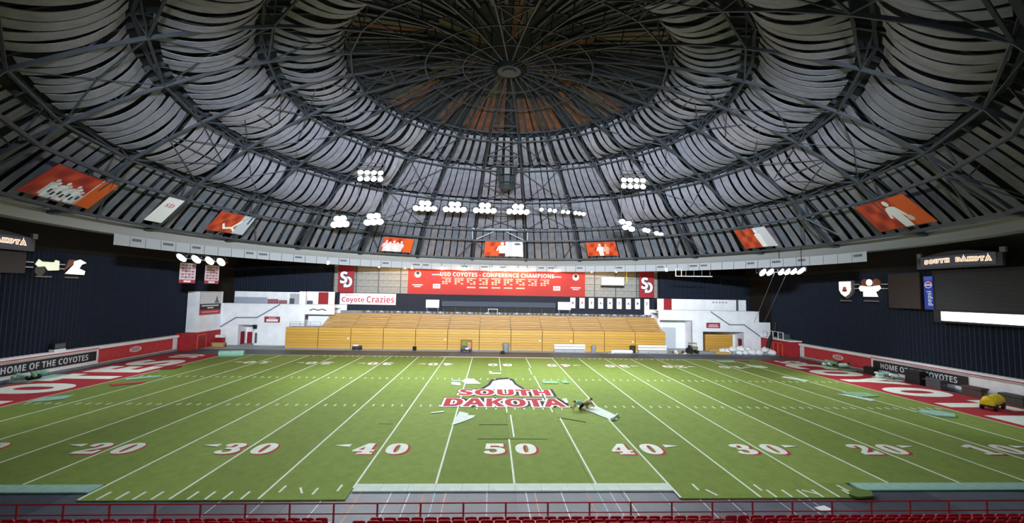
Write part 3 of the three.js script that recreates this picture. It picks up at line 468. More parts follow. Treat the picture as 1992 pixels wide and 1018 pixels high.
{ const t = thing('emblem_sign', 'lit white spread wing sign with two brown discs on the right curtain', 'sign', [56, 12.8, -12.7], -Math.PI / 2);
  mesh('disc', [new THREE.CylinderGeometry(.68, .68, .15, 20).rotateX(Math.PI / 2).translate(-.95, .85, -.15)], brownDisc, t); mesh('disc', [new THREE.CylinderGeometry(.68, .68, .15, 20).rotateX(Math.PI / 2).translate(1.05, .85, -.15)], brownDisc, t);
  mesh('wing_shape', [poly([[-1.9, .1], [-1.6, .5], [-.4, .35], [.4, .35], [1.7, .5], [1.95, .05], [1.4, -.35], [1.05, -.45], [1.4, -1.2], [-1.1, -1.2], [-1.1, -.4], [-1.6, -.35]], .1)], litWhite, t);
  mesh('head_disc', [new THREE.CylinderGeometry(.5, .5, .12, 20).rotateX(Math.PI / 2).translate(0, .95, .06)], litWhite, t); mesh('name_bar', [B(2.6, .18, .1, .2, -1.85, 0)], M('#77787c', .6), t); armBars(t, [[1.9, 3.1, .6], [1.9, 3.1, -.05]]); }
{ const t = thing('emblem_sign', 'lit pale green block sign left of the white arrow sign', 'sign', [-56, 13.5, -4.9], Math.PI / 2);
  mesh('block_shape', [poly([[-1.45, .1], [-1.1, .7], [-.7, .45], [.75, .45], [.9, .75], [1.35, .65], [1.4, -.5], [.1, -.6], [-.3, -.1], [-1.1, -.2]], .1)], litGreen, t);
  mesh('disc', [new THREE.CylinderGeometry(.6, .6, .12, 20).rotateX(Math.PI / 2).translate(-.75, -.65, -.08)], M('#4c4640', .7), t); mesh('name_bar', [B(1.9, .15, .1, -.3, -1.35, 0)], M('#6f6d70', .6), t); armBars(t, [[1.5, 2.3, .2], [1.5, 2.3, -.35], [-2.6, -1.5, .25], [-2.6, -1.5, -.35]]); }
{ const t = thing('emblem_sign', 'lit white angular arrow shaped sign on the left curtain', 'sign', [-56, 13.6, -8.5], Math.PI / 2);
  mesh('arrow_shape', [poly([[-1.35, -1], [-.3, .2], [-.25, .65], [.5, .95], [1.4, .55], [.75, .3], [.45, -.25], [1.3, -.55], [1.2, -1.05]], .1)], litWhite, t); mesh('brown_edge', [poly([[-1.4, -.6], [-.9, .85], [0, .85], [-.4, .2]], .08).translate(0, 0, -.12)], brownDisc, t); mesh('name_bar', [B(1.8, .15, .1, -.4, -1.45, 0)], M('#6f6d70', .6), t); armBars(t, []); }
// pair of banners hanging at the left end
const pennant = canvas(128, 224, (x, w, h) => { x.fillStyle = '#c9b9c6'; x.fillRect(0, 0, w, h); x.fillStyle = '#a23a4a'; x.fillRect(0, 186, w, 38); x.fillStyle = '#8d5866'; for (let j = 0; j < 5; j++) for (let i = 0; i < 4; i++) x.fillRect(14 + i * 27, 18 + j * 33, 20, 12 + (i + j) % 2 * 6); x.fillStyle = '#e8dfe6'; x.fillRect(36, 194, 56, 20); });
[['nearer', -20.6], ['farther', -26.6]].forEach(([w, z]) => { const t = thing('hanging_banner', w + ' of the two small pink and red banners under the left end lights', 'banner', [-50, 13.4, z], Math.PI * .36, 'pair of left end banners'); mesh('cloth', panel(2.4, 3.2, .03), pennant, t); mesh('top_rod', [rod(V(-1.3, 1.63, 0), V(1.3, 1.63, 0), .04)], mat.steel, t); mesh('cord', [rod(V(-1.1, 1.65, 0), V(-1.1, 5.1, 0), .015, 5), rod(V(1.1, 1.65, 0), V(1.1, 5.1, 0), .015, 5)], mat.steel, t); });
// ================================================================ far wall dressing
{ const t = thing('title_banner', 'long red banner reading conference champions over the bleachers', 'banner', [-.3, 13.2, -46.62]);
  const m = canvas(2048, 304, (x, w, h) => {
    x.fillStyle = '#98211d'; x.fillRect(0, 0, w, h); x.fillStyle = '#f4d6da'; x.font = 'bold 66px sans-serif'; x.textAlign = 'center'; x.textBaseline = 'middle'; x.fillText('USD COYOTES - CONFERENCE CHAMPIONS', w / 2, 52, 1330);
    x.fillStyle = '#f0a79c'; for (let c = 0; c < 9; c++) { const cx = 440 + c * 142; x.fillRect(cx - 55, 94, 110, 9); for (let r = 0; r < 3; r++) for (let k = 0; k < 3; k++) if ((c + r + k) % 4) x.fillRect(cx - 50 + k * 36, 112 + r * 22, 26, 14); if (c > 1 && c < 7) x.fillRect(cx - 50, 196, 100, 16); }
    for (const cx of [110, 1938]) { x.fillStyle = '#e9d9dd'; x.beginPath(); x.arc(cx, 60, 38, 0, 7); x.fill(); x.fillStyle = '#23131a'; x.beginPath(); x.arc(cx, 44, 20, 0, 7); x.fill(); x.fillStyle = '#c8aebb'; x.fillRect(cx - 60, 178, 120, 14); x.fillRect(cx - 36, 200, 72, 12); }
    for (const cx of [330, 1718]) { x.fillStyle = '#9a8aa8'; x.fillRect(cx - 60, 50, 110, 18); x.fillStyle = '#d6b5c2'; x.fillRect(cx - 44, 170, 84, 54); x.fillStyle = '#a05868'; x.fillRect(cx - 34, 190, 62, 8); }
  });
  mesh('cloth', panel(39.8, 5.7, .05), m, t); mesh('top_rod', [rod(V(-20, 2.9, 0), V(20, 2.9, 0), .06)], mat.steel, t); mesh('bottom_rod', [rod(V(-20, -2.9, 0), V(20, -2.9, 0), .05)], mat.steel, t); }
const sdMat = canvas(256, 512, (x, w, h) => { x.fillStyle = '#8e1626'; x.fillRect(0, 0, w, h); x.textAlign = 'center'; x.textBaseline = 'middle'; x.lineJoin = 'round'; for (const [s, px, py, sz] of [['D', 158, 345, 230], ['S', 92, 275, 250]]) { x.font = 'bold ' + sz + 'px sans-serif'; x.strokeStyle = '#1a2038'; x.lineWidth = 30; x.strokeText(s, px, py); x.strokeStyle = '#f2eef2'; x.lineWidth = 8; x.strokeText(s, px, py); x.fillStyle = '#f2eef2'; x.fillText(s, px, py); } });
for (const s of [-1, 1]) { const t = thing('hanging_banner', 'tall dark red banner with white SD emblem on the far ' + (s < 0 ? 'left' : 'right'), 'banner', [s * 33.2, 14.1, -44.9]); mesh('cloth', panel(3.4, 7, .04), sdMat, t); mesh('top_rod', [rod(V(-1.8, 3.5, 0), V(1.8, 3.5, 0), .05)], mat.steel, t); }
{ const m = canvas(1024, 224, (x, w, h) => { x.fillStyle = '#e6e2e8'; x.fillRect(0, 0, w, h); x.fillStyle = '#8a8690'; x.font = 'italic 44px sans-serif'; x.textBaseline = 'middle'; x.fillText('Home of the', 90, 40); x.fillStyle = '#b5485a'; x.font = 'bold 132px sans-serif'; x.fillText('Coyote', 30, 130, 420); x.font = 'bold 176px sans-serif'; x.fillText('Crazies', 480, 122, 520); });
  const t = thing('hanging_banner', 'white banner reading Home of the Coyote Crazies in red', 'banner', [-28.75, 9.25, -46.42]); mesh('cloth', panel(12.2, 2.45, .04), m, t); mesh('batten', [BB(-6.1, 6.1, 1.22, 1.3, -.05, .03)], mat.greyDark, t); }
{ const em = ['#2b3448', '#b8404c', '#3a3f49', '#8d3540', '#46506a', '#555a66', '#7c3a44', '#33405e', '#7b6f80'];
  for (let i = 0; i < 9; i++) { const m = canvas(96, 192, (x, w, h) => { x.fillStyle = '#e4e6ec'; x.fillRect(0, 0, w, h); x.fillStyle = em[i]; x.globalAlpha = .75; x.beginPath(); if (i % 3 === 0) { x.moveTo(48, 60); x.lineTo(76, 110); x.lineTo(20, 110); } else if (i % 3 === 1) x.arc(48, 88, 22, 0, 7); else { x.rect(26, 64, 44, 16); x.rect(38, 84, 20, 34); } x.fill(); });
    const ord = ['first', 'second', 'third', 'fourth', 'fifth', 'sixth', 'seventh', 'eighth', 'ninth'][i]; const t = thing('pennant', 'narrow white banner on the navy band, ' + ord + ' of nine from the left', 'banner', [16.8 + i * 2.12, 9.15, -46.46], 0, 'nine white banners right of the press box'); mesh('cloth', panel(1.15, 2.35, .03), m, t); mesh('top_rod', [rod(V(-.6, 1.2, 0), V(.6, 1.2, 0), .03, 6)], mat.greyDark, t); } }
for (const [x, w] of [[-14.5, 'left'], [14.8, 'right']]) { const t = thing('white_board', 'plain white board at the ' + w + ' end of the press box', 'board', [x, 8.45, -45.9]); mesh('face', [RB(2.9, 1.75, .12, .03)], mat.white, t); mesh('leg', [B(.08, 1.3, .08, -1.2, -1.5, -.1)], mat.grey, t); mesh('leg', [B(.08, 1.3, .08, 1.2, -1.5, -.1)], mat.grey, t); }
{ const t = thing('press_box', 'long low navy press box on the far wall', 'press box', [0, 0, -46]); mesh('canopy', [BB(-12.4, 12.7, 8.0, 9.1, -.4, .7)], mat.navyMid, t); mesh('window_band', [BB(-12.2, 12.5, 6.31, 8.0, -.4, .1)], mat.black, t); for (let i = 0; i < 10; i++) mesh('mullion', [BB(-12.2 + i * 2.74, -12.1 + i * 2.74, 6.31, 8.0, .1, .16)], mat.navyMid, t); }
{ const t = thing('table_stand', 'small white table on the top of the bleachers at centre', 'table', [-1.2, 6.7, -40.6]); mesh('top', [RB(2.1, .1, .6, .03, 0, 1.0, 0)], mat.white, t); for (const x of [-.95, .95]) mesh('leg', [B(.08, 1, .08, x, .5, 0)], mat.white, t); }
{ const t = thing('unit_heater', 'white ventilation unit on the grey wall right of the red banner', 'heater', [25.8, 14.2, -46.28]); mesh('case', [RB(5.0, 1.8, 1, .06)], mat.white, t); mesh('grille', [...Array(6)].map((_, i) => B(4.6, .06, .06, 0, -.6 + i * .24, .52)), mat.grey, t); mesh('bracket', [B(5.2, .3, .9, 0, -1.2, 0)], mat.brownDark, t); mesh('pipe', [rod(V(-1.6, -1, .3), V(-2.1, -1.7, .3), .09)], M('#b06a3a', .5), t); }
{ const t = thing('gas_pipe', 'yellow vertical pipe beside the white ventilation unit', 'pipe'); mesh('riser', [rod(V(29.2, 17.2, -46.57), V(29.2, 14, -46.57), .12)], mat.yellow, t); mesh('branch', [rod(V(29.2, 17.2, -46.57), V(28.4, 17.2, -46.57), .1)], mat.yellow, t); }
// pictures hung in the dome skirt
function curvedPic(label, az0, az1, r0, r1, draw, cw = 256, ch = 128) {
  const t = thing('hanging_picture', label, 'picture'); const m = canvas(cw, ch, draw);
  const P = (u, v, o) => S(r0 + (r1 - r0) * v, az0 + (az1 - az0) * u, o); const nx = 6, a = [], uv = [];
  const quad = (pp, q) => { for (const i of [0, 1, 2, 0, 2, 3]) { a.push(pp[i].x, pp[i].y, pp[i].z); uv.push(...q[i]); } };
  for (let i = 0; i < nx; i++) { const u = i / nx, w = (i + 1) / nx; quad([P(u, 0, -.75), P(u, 1, -.75), P(w, 1, -.75), P(w, 0, -.75)], [[u, 1], [u, 0], [w, 0], [w, 1]]); quad([P(u, 0, -.7), P(w, 0, -.7), P(w, 1, -.7), P(u, 1, -.7)], [[.01, .01], [.01, .01], [.01, .01], [.01, .01]]); }
  const g = new THREE.BufferGeometry(); g.setAttribute('position', new THREE.BufferAttribute(new Float32Array(a), 3)); g.setAttribute('uv', new THREE.BufferAttribute(new Float32Array(uv), 2)); g.computeVertexNormals();
  mesh('print', g, m, t); mesh('lace', [bar(P(0, 0, -.7), P(1, 0, -.7), .06), bar(P(0, 1, -.7), P(1, 1, -.7), .06)], mat.steel, t);
}
const fig = (x, cx, top, h, c, arms = 1) => { x.fillStyle = c; x.beginPath(); x.arc(cx, top + h * .1, h * .1, 0, 7); x.fill(); x.beginPath(); x.moveTo(cx - h * .2, top + h * .26); x.quadraticCurveTo(cx, top + h * .16, cx + h * .2, top + h * .26); x.lineTo(cx + h * .15, top + h); x.lineTo(cx - h * .15, top + h); x.fill(); if (arms) { x.lineWidth = h * .1; x.strokeStyle = c; x.beginPath(); x.moveTo(cx - h * .17, top + h * .3); x.lineTo(cx - h * .3, top + h * .6); x.moveTo(cx + h * .17, top + h * .3); x.lineTo(cx + h * .28, top + h * .62); x.stroke(); } };
const bgO = (x, w, h, c = '#b5401a', d = '#7e1a14') => { x.fillStyle = c; x.fillRect(0, 0, w, h); for (let i = 0; i < 90; i++) { x.globalAlpha = .25; x.fillStyle = i % 2 ? d : '#c95a2c'; x.fillRect((i * 71) % w, (i * 43) % h, 30, 18); } x.globalAlpha = 1; };
curvedPic('large orange and red picture of a huddled team at upper left', 163, 174.2, 41.5, 44.2, (x, w, h) => { bgO(x, w, h, '#a02414', '#6a0f12'); x.fillStyle = '#c4500f'; x.fillRect(w * .76, 0, w * .24, h); x.fillStyle = '#d8d0d4'; x.fillRect(w * .755, 0, 4, h); for (let i = 0; i < 9; i++) fig(x, w * .26 + i * 14, h * (.36 + (i % 3) * .07), h * .55, i % 2 ? '#dfe2ee' : '#c2c8da', 0); x.fillStyle = '#20263a'; for (let i = 0; i < 7; i++) x.fillRect(w * .3 + i * 17, h * (.68 + i % 2 * .06), 9, 16); });
curvedPic('white hanging banner with small red emblem at upper left', -176.2, -173, 40.9, 44.1, (x, w, h) => { x.fillStyle = '#d9dbe2'; x.fillRect(0, 0, w, h); x.fillStyle = '#b2475a'; x.font = 'bold 26px serif'; x.textAlign = 'center'; x.fillText('SD', w / 2, h * .42); }, 64, 128);
curvedPic('orange picture of a jumping athlete right of the white hanging banner', -164.6, -156.8, 41.3, 44, (x, w, h) => { bgO(x, w, h, '#a83a1a'); x.fillStyle = '#aeb6c4'; x.fillRect(w * .68, 0, w * .32, h); x.strokeStyle = '#e9e2e0'; x.lineWidth = 13; x.beginPath(); x.moveTo(w * .3, h * .55); x.lineTo(w * .4, h * .78); x.lineTo(w * .58, h * .7); x.lineTo(w * .72, h * .3); x.moveTo(w * .58, h * .7); x.lineTo(w * .7, h * .85); x.stroke(); });
curvedPic('orange team picture under the left diagonal lights', -123.4, -115.2, 41.5, 44.2, (x, w, h) => { bgO(x, w, h, '#c24a20'); for (let i = 0; i < 5; i++) fig(x, w * .12 + i * 32, h * (.2 + i % 2 * .1), h * .8, i % 2 ? '#ece9ee' : '#d8cdd0'); x.fillStyle = '#d0581c'; x.fillRect(w * .72, 0, w * .28, h); });
curvedPic('orange and white picture of a player at far centre', -94.4, -83.2, 41, 44.2, (x, w, h) => { bgO(x, w, h, '#cc5128'); x.fillStyle = '#e6e6ee'; x.fillRect(w * .54, 0, w * .46, h); x.fillStyle = '#c4cbd8'; x.fillRect(w * .62, 0, w * .1, h); fig(x, w * .46, h * .06, h * .95, '#f2ece6'); x.fillStyle = '#4a1a16'; x.fillRect(w * .38, h * .78, w * .16, h * .22); x.fillStyle = '#3d6a86'; x.beginPath(); x.ellipse(w * .86, h * .18, 22, 9, 0, 0, 7); x.fill(); });
curvedPic('orange picture of two players right of far centre', -64.6, -56.2, 41.4, 44.1, (x, w, h) => { bgO(x, w, h, '#c6491d'); fig(x, w * .46, h * .1, h * .9, '#ecdcd6'); fig(x, w * .66, h * .15, h * .7, '#d79c86'); });
curvedPic('orange and white picture above the right end lights', -24.2, -16.8, 41.3, 44.2, (x, w, h) => { bgO(x, w, h, '#a83a18'); x.fillStyle = '#b9bdc8'; x.fillRect(w * .58, 0, w * .42, h); fig(x, w * .62, h * .08, h * .92, '#d9dbe2', 0); });
curvedPic('large orange picture of a white clad player at upper right', 3.6, 13.5, 41.2, 44.2, (x, w, h) => { bgO(x, w, h, '#a12c14', '#5e1410'); x.fillStyle = '#c2500f'; x.fillRect(w * .68, 0, w * .32, h); fig(x, w * .55, h * .05, h * .98, '#d5d6da'); x.fillStyle = '#b9b6b4'; x.beginPath(); x.arc(w * .7, h * .72, 13, 0, 7); x.fill(); });
{ // speaker cluster
  const t = thing('speaker_cluster', 'dark cluster of loudspeakers hung at the top centre of the far dome', 'speakers', [.7, 30.3, -24]);
  for (let j = 0; j < 3; j++) for (let i = -1; i <= 1; i++) { const o = mesh('loudspeaker', [RB(1.05, 1.15, .9, .08)], mat.housing, t); o.position.set(i * 1.15 * (1 - j * .18), 2.2 - j * 1.25, .3 * (1 - Math.abs(i)) - j * .1); o.rotation.set(.25 + j * .2, i * .5, 0); }
  mesh('frame', [bar(V(-1.9, 3.1, 0), V(1.9, 3.1, 0), .15), bar(V(-1.6, 3.1, 0), V(-.5, -.9, .2), .08), bar(V(1.6, 3.1, 0), V(.5, -.9, .2), .08)], mat.steel, t); mesh('cable', [rod(V(-1.6, 3.1, 0), V(-1.6, 4.2, 0), .05), rod(V(1.6, 3.1, 0), V(1.6, 4.2, 0), .05)], mat.steel, t);
}
{ const t = thing('gantry_frame', 'white triangular frame above the far centre picture', 'frame'); const c = (x, y) => V(x, y, -40.6); mesh('beam', [bar(c(-6, 24.6), c(6, 24.6), .35)], mat.grey, t); mesh('brace', [bar(c(-5, 22.4), c(-.4, 24.5), .2), bar(c(5, 22.4), c(.4, 24.5), .2)], mat.grey, t); mesh('post', [bar(c(-5.8, 22), c(-5.8, 24.6), .22), bar(c(5.8, 22), c(5.8, 24.6), .22)], mat.grey, t); }
{ const t = thing('service_platform', 'small white railed service platform beside the right end lights', 'platform'); const P = (x, y) => V(x, y, -29 + (x - 36) * .2); mesh('rail', [bar(P(33.2, 14.9), P(39.6, 14.9), .12), bar(P(33.2, 16.2), P(34.2, 16.2), .1), bar(P(33.2, 14.9), P(33.2, 16.2), .12), bar(P(34.2, 14.9), P(34.2, 16.2), .1)], mat.white, t); mesh('hanger', [0, 1, 2, 3].map(i => bar(P(35 + i * 1.4, 14.9), P(35 + i * 1.4, 17.4), .05)), mat.grey, t); }
// ================================================================ bleachers
{
  const ord = ['first', 'second', 'third', 'fourth', 'fifth', 'sixth', 'seventh', 'eighth', 'ninth', 'tenth', 'eleventh', 'twelfth'];
  const W = 6.09, X0 = -40.25, zf = -33.6;
  for (let i = 0; i < 12; i++) {
    const t = thing('bleacher_bank', 'bank of golden wooden bleachers on the far side, ' + ord[i] + ' of twelve from the left', 'bleachers', [X0 + (i + .5) * W, 0, zf], 0, 'far side wooden bleacher banks');
    const w = W - .1;
    mesh('frame', [BB(-w / 2, w / 2, .05, 3.85, -1.4, -.12)], mat.woodDark, t);
    for (let j = 0; j < 8; j++) mesh('front_board', [BB(-w / 2, w / 2, .12 + j * .485, .12 + j * .485 + .455, -.12, rr(-.02, .03))], mat.wood[(i * 3 + j * 2) % 3], t);
    mesh('base_strip', [BB(-w / 2, w / 2, 0, .11, -.5, .04)], mat.grey, t);
    if (i % 3 === 1 || i === 8) mesh('number_plate', [BB(w / 2 - .6, w / 2 - .25, 1.9, 2.15, .03, .06)], M('#efe6c0', .6), t);
    if (i) for (let j = 0; j < 8; j++) {
      const z = -.5 - j * .8, y = 4.0 + j * .34, ww = i === 1 ? w / 2 : w / 2;
      mesh('bench_board', [BB(-ww, ww, y - .02, y + .06, z - .28, z)], mat.woodUp[(i + j) % 2], t);
      mesh('riser_board', [BB(-ww, ww, y - .3, y - .03, z - .3, z - .24)], mat.woodUp[(i + j + 1) % 2], t);
      mesh('foot_board', [BB(-ww, ww, y - .1, y - .05, z - .8, z - .3)], mat.woodUp[j % 2], t);
    } else { mesh('deck', [BB(-w / 2, w / 2, 3.86, 3.95, -3.2, -.1)], mat.courtGrey, t); mesh('deck_frame', [BB(-w / 2, w / 2, .05, 3.85, -3.2, -1.4)], mat.woodDark, t); }
    if (i) mesh('rear_support', [BB(-w / 2, w / 2, .02, 3.6, -6.8, -1.45)], mat.woodDark, t);
    if (i > 1) for (let k = 0; k < 7; k++) mesh('seat_back', [RB(.42, .34, .06, .03, -2.6 + k * .86 + rr(-.1, .1), 6.86, -6.55)], [mat.woodDark, mat.tile, mat.greyDark][(i * 3 + k) % 3], t);
  }
  const r = thing('handrail', 'pale blue grey handrail on the low left end of the bleachers', 'handrail', [-37.2, 3.95, -34.9]); mesh('rail', [bar(V(-2.9, .95, 0), V(2.9, .95, 0), .06), bar(V(-2.9, .5, 0), V(2.9, .5, 0), .05)], mat.grey, r); for (let i = 0; i < 4; i++) mesh('post', [bar(V(-2.9 + i * 1.93, 0, 0), V(-2.9 + i * 1.93, .95, 0), .06)], mat.grey, r);
  const d = thing('upper_walkway', 'grey walkway wall behind the top of the bleachers', 'walkway'); mesh('deck', [BB(-32.7, 32.6, 5.9, 6.3, -46.4, -40.9)], mat.courtGrey, d); mesh('upstand', [BB(-32.7, 32.6, 6.3, 6.95, -41.1, -40.95)], mat.concrete, d); mesh('wall_below', [BB(-32.7, 32.6, 0, 5.9, -41.1, -40.9)], mat.concrete, d);
}
// ================================================================ white corner buildings
function facade(t, outer, holes, z, d = .35) { const s = new THREE.Shape(outer.map(p => new THREE.Vector2(...p))); for (const h of holes) s.holes.push(new THREE.Path(h.map(p => new THREE.Vector2(...p)))); return mesh('facade', [new THREE.ExtrudeGeometry(s, { depth: d, bevelEnabled: false }).translate(0, 0, z - d)], mat.white, t); }
const rect = (a, b, c, d) => [[a, c], [b, c], [b, d], [a, d]];
{ // left
  const Z = -37.6, t = thing('corner_building', 'white stepped building in the far left corner with red doors', 'building');
  facade(t, [[-54.6, 0], [-38.6, 0], [-38.6, 6.2], [-32.8, 6.2], [-32.8, 8.1], [-54.6, 8.1]], [rect(-51.2, -48.1, 0.01, 3.95)], Z);
  mesh('parapet_ledge', [BB(-54.6, -32.7, 8.0, 8.14, Z - 2.2, Z + .05)], mat.white, t);
  mesh('pier', [BB(-39.7, -38.5, 0, 10.7, Z - .2, Z + .12)], mat.white, t);
  mesh('recess_wall', [BB(-52, -47.5, 0, 4.2, Z - 3.2, Z - 3)], mat.white, t); mesh('recess_side', [BB(-51.5, -51.2, 0, 4.2, Z - 3, Z - .35)], mat.white, t); mesh('recess_side', [BB(-48.1, -47.8, 0, 4.2, Z - 3, Z - .35)], mat.white, t);
  for (const x of [-50.5, -48.8]) mesh('door', [BB(x - .5, x + .5, 0, 2.3, Z - 3, Z - 2.92)], mat.redDoor, t);
  mesh('door', [BB(-51.18, -51.1, 0, 2.5, Z - 2.2, Z - .9)], mat.redDoor, t);
  mesh('alcove_wall', [BB(-38.8, -34.3, 0, 6.4, Z - 2.6, Z - 2.4)], mat.white, t);
  const pts = [[-57, 1.7], [-55.9, 2.67], [-51.7, 5.34], [-47.7, 5.4], [-43.4, 8.05]]; mesh('stair_edge', pts.slice(1).map((p, i) => bar(V(...pts[i], Z + .1), V(...p, Z + .1), .14, .2)), M('#6d7686', .6), t);
  mesh('corner_block', [BB(-56.75, -54.6, 3, 10.4, Z - .2, -31)], mat.white, t); mesh('corner_base', [BB(-56.75, -54.5, 0, 3, Z, -28.6)], mat.red, t);
  mesh('door_frame', [BB(-54.52, -54.4, 0, 2.5, -33.3, -33.1), BB(-54.52, -54.4, 0, 2.5, -31, -30.8), BB(-54.52, -54.4, 2.4, 2.6, -33.3, -30.8)], M('#c9563e', .6), t); mesh('door', [BB(-54.5, -54.42, 0, 2.4, -33.1, -31)], mat.redDoor, t);
  mesh('red_cabinet', [RB(1.5, 1.5, .8, .04, -53.8, .75, -36.4)], mat.redDoor, t); mesh('cabinet_top', [RB(1.5, .5, .8, .04, -53.8, 1.8, -36.4)], mat.white, t);
  mesh('utility_box', [RB(.7, .8, .3, .03, -47.9, 3.6, Z + .2)], mat.black, t); mesh('notice_strip', [BB(-47.9, -47.5, .4, 2.4, Z, Z + .06)], mat.greyDark, t);
  mesh('wall_rear', [BB(-54.6, -32.8, 0, 8, -45.2, -45)], mat.white, t);
  const sg = mesh('wall_sign', panel(3, 1.15, .06), canvas(256, 96, (x, w, h) => { x.fillStyle = '#8f2c3c'; x.fillRect(0, 0, w, h); x.fillStyle = '#d6a6ae'; x.fillRect(70, 14, 116, 16); x.fillStyle = '#eadfe4'; x.fillRect(34, 40, 190, 40); }), t); sg.position.set(-44.75, 5.05, Z + .05);
  const mk = mesh('wall_mark', [[-1.6, -.15], [-1, .15], [-.4, .05], [0, -.1], [.4, .05], [1, .15], [1.6, -.15]].slice(1).map((p, i, a) => { const q = [[-1.6, -.15], ...a][i]; return bar(V(-36 + q[0], 7.1 + q[1], Z + .02), V(-36 + p[0], 7.1 + p[1], Z + .02), .04, .22); }), mat.greyDark, t);
  const bo = new THREE.Group(); bo.name = 'upper_booth'; t.add(bo);
  mesh('booth_wall', [BB(-54, -39.6, 8.1, 10.5, -41, -40.6), BB(-39.6, -34, 8.1, 10.7, -41, -40.7)], mat.white, bo); mesh('booth_window', [BB(-53.9, -47.5, 8.15, 9.35, -40.6, -40.5)], M('#9aa4b6', .5), bo);
  mesh('booth_poster', [BB(-42.9, -40.8, 8.2, 10.2, -40.6, -40.52)], M('#a9abb3', .7), bo); mesh('booth_poster', [BB(-37.2, -35.2, 8.15, 10.6, -40.7, -40.6)], mat.redDoor, bo);
  for (const [w, h, x, c] of [[2, .9, -46, '#8f5a66'], [1.5, .7, -44, '#8f5a66'], [.8, 1.1, -42.2, '#4c4f5c'], [1, .7, -38.6, '#4c4f5c']]) mesh('booth_clutter', [RB(w, h, .5, .1, x, 8.14 + h / 2, -39.9)], M(c, .7), bo);
  const po = thing('wall_poster', 'white black and red poster on the far left white corner block', 'poster', [-54.55, 8.2, -34.1], Math.PI / 2);
  mesh('print', panel(6.1, 4.2, .05), canvas(256, 200, (x, w, h) => { x.fillStyle = '#c9cfd6'; x.fillRect(0, 0, w, 108); x.fillStyle = '#1b1e2a'; x.fillRect(0, 104, w, 54); x.fillStyle = '#b0383f'; x.fillRect(0, 158, w, 42); x.fillStyle = '#5f6672'; x.beginPath(); x.moveTo(200, 30); x.lineTo(222, 90); x.lineTo(178, 90); x.fill(); x.fillRect(170, 88, 62, 10); x.fillStyle = '#dfe2e8'; for (let i = 0; i < 14; i++) x.fillRect(20 + i * 15, 114, 11, 13); for (let i = 0; i < 5; i++) x.fillRect(90 + i * 15, 134, 11, 13); x.fillStyle = '#e4b3b4'; for (let i = 0; i < 11; i++) x.fillRect(30 + i * 18, 172, 12, 10); }), po); mesh('poster_frame', [BB(-3.1, 3.1, 2.08, 2.16, -.03, .04), BB(-3.1, 3.1, -2.16, -2.08, -.03, .04)], mat.grey, po);
}
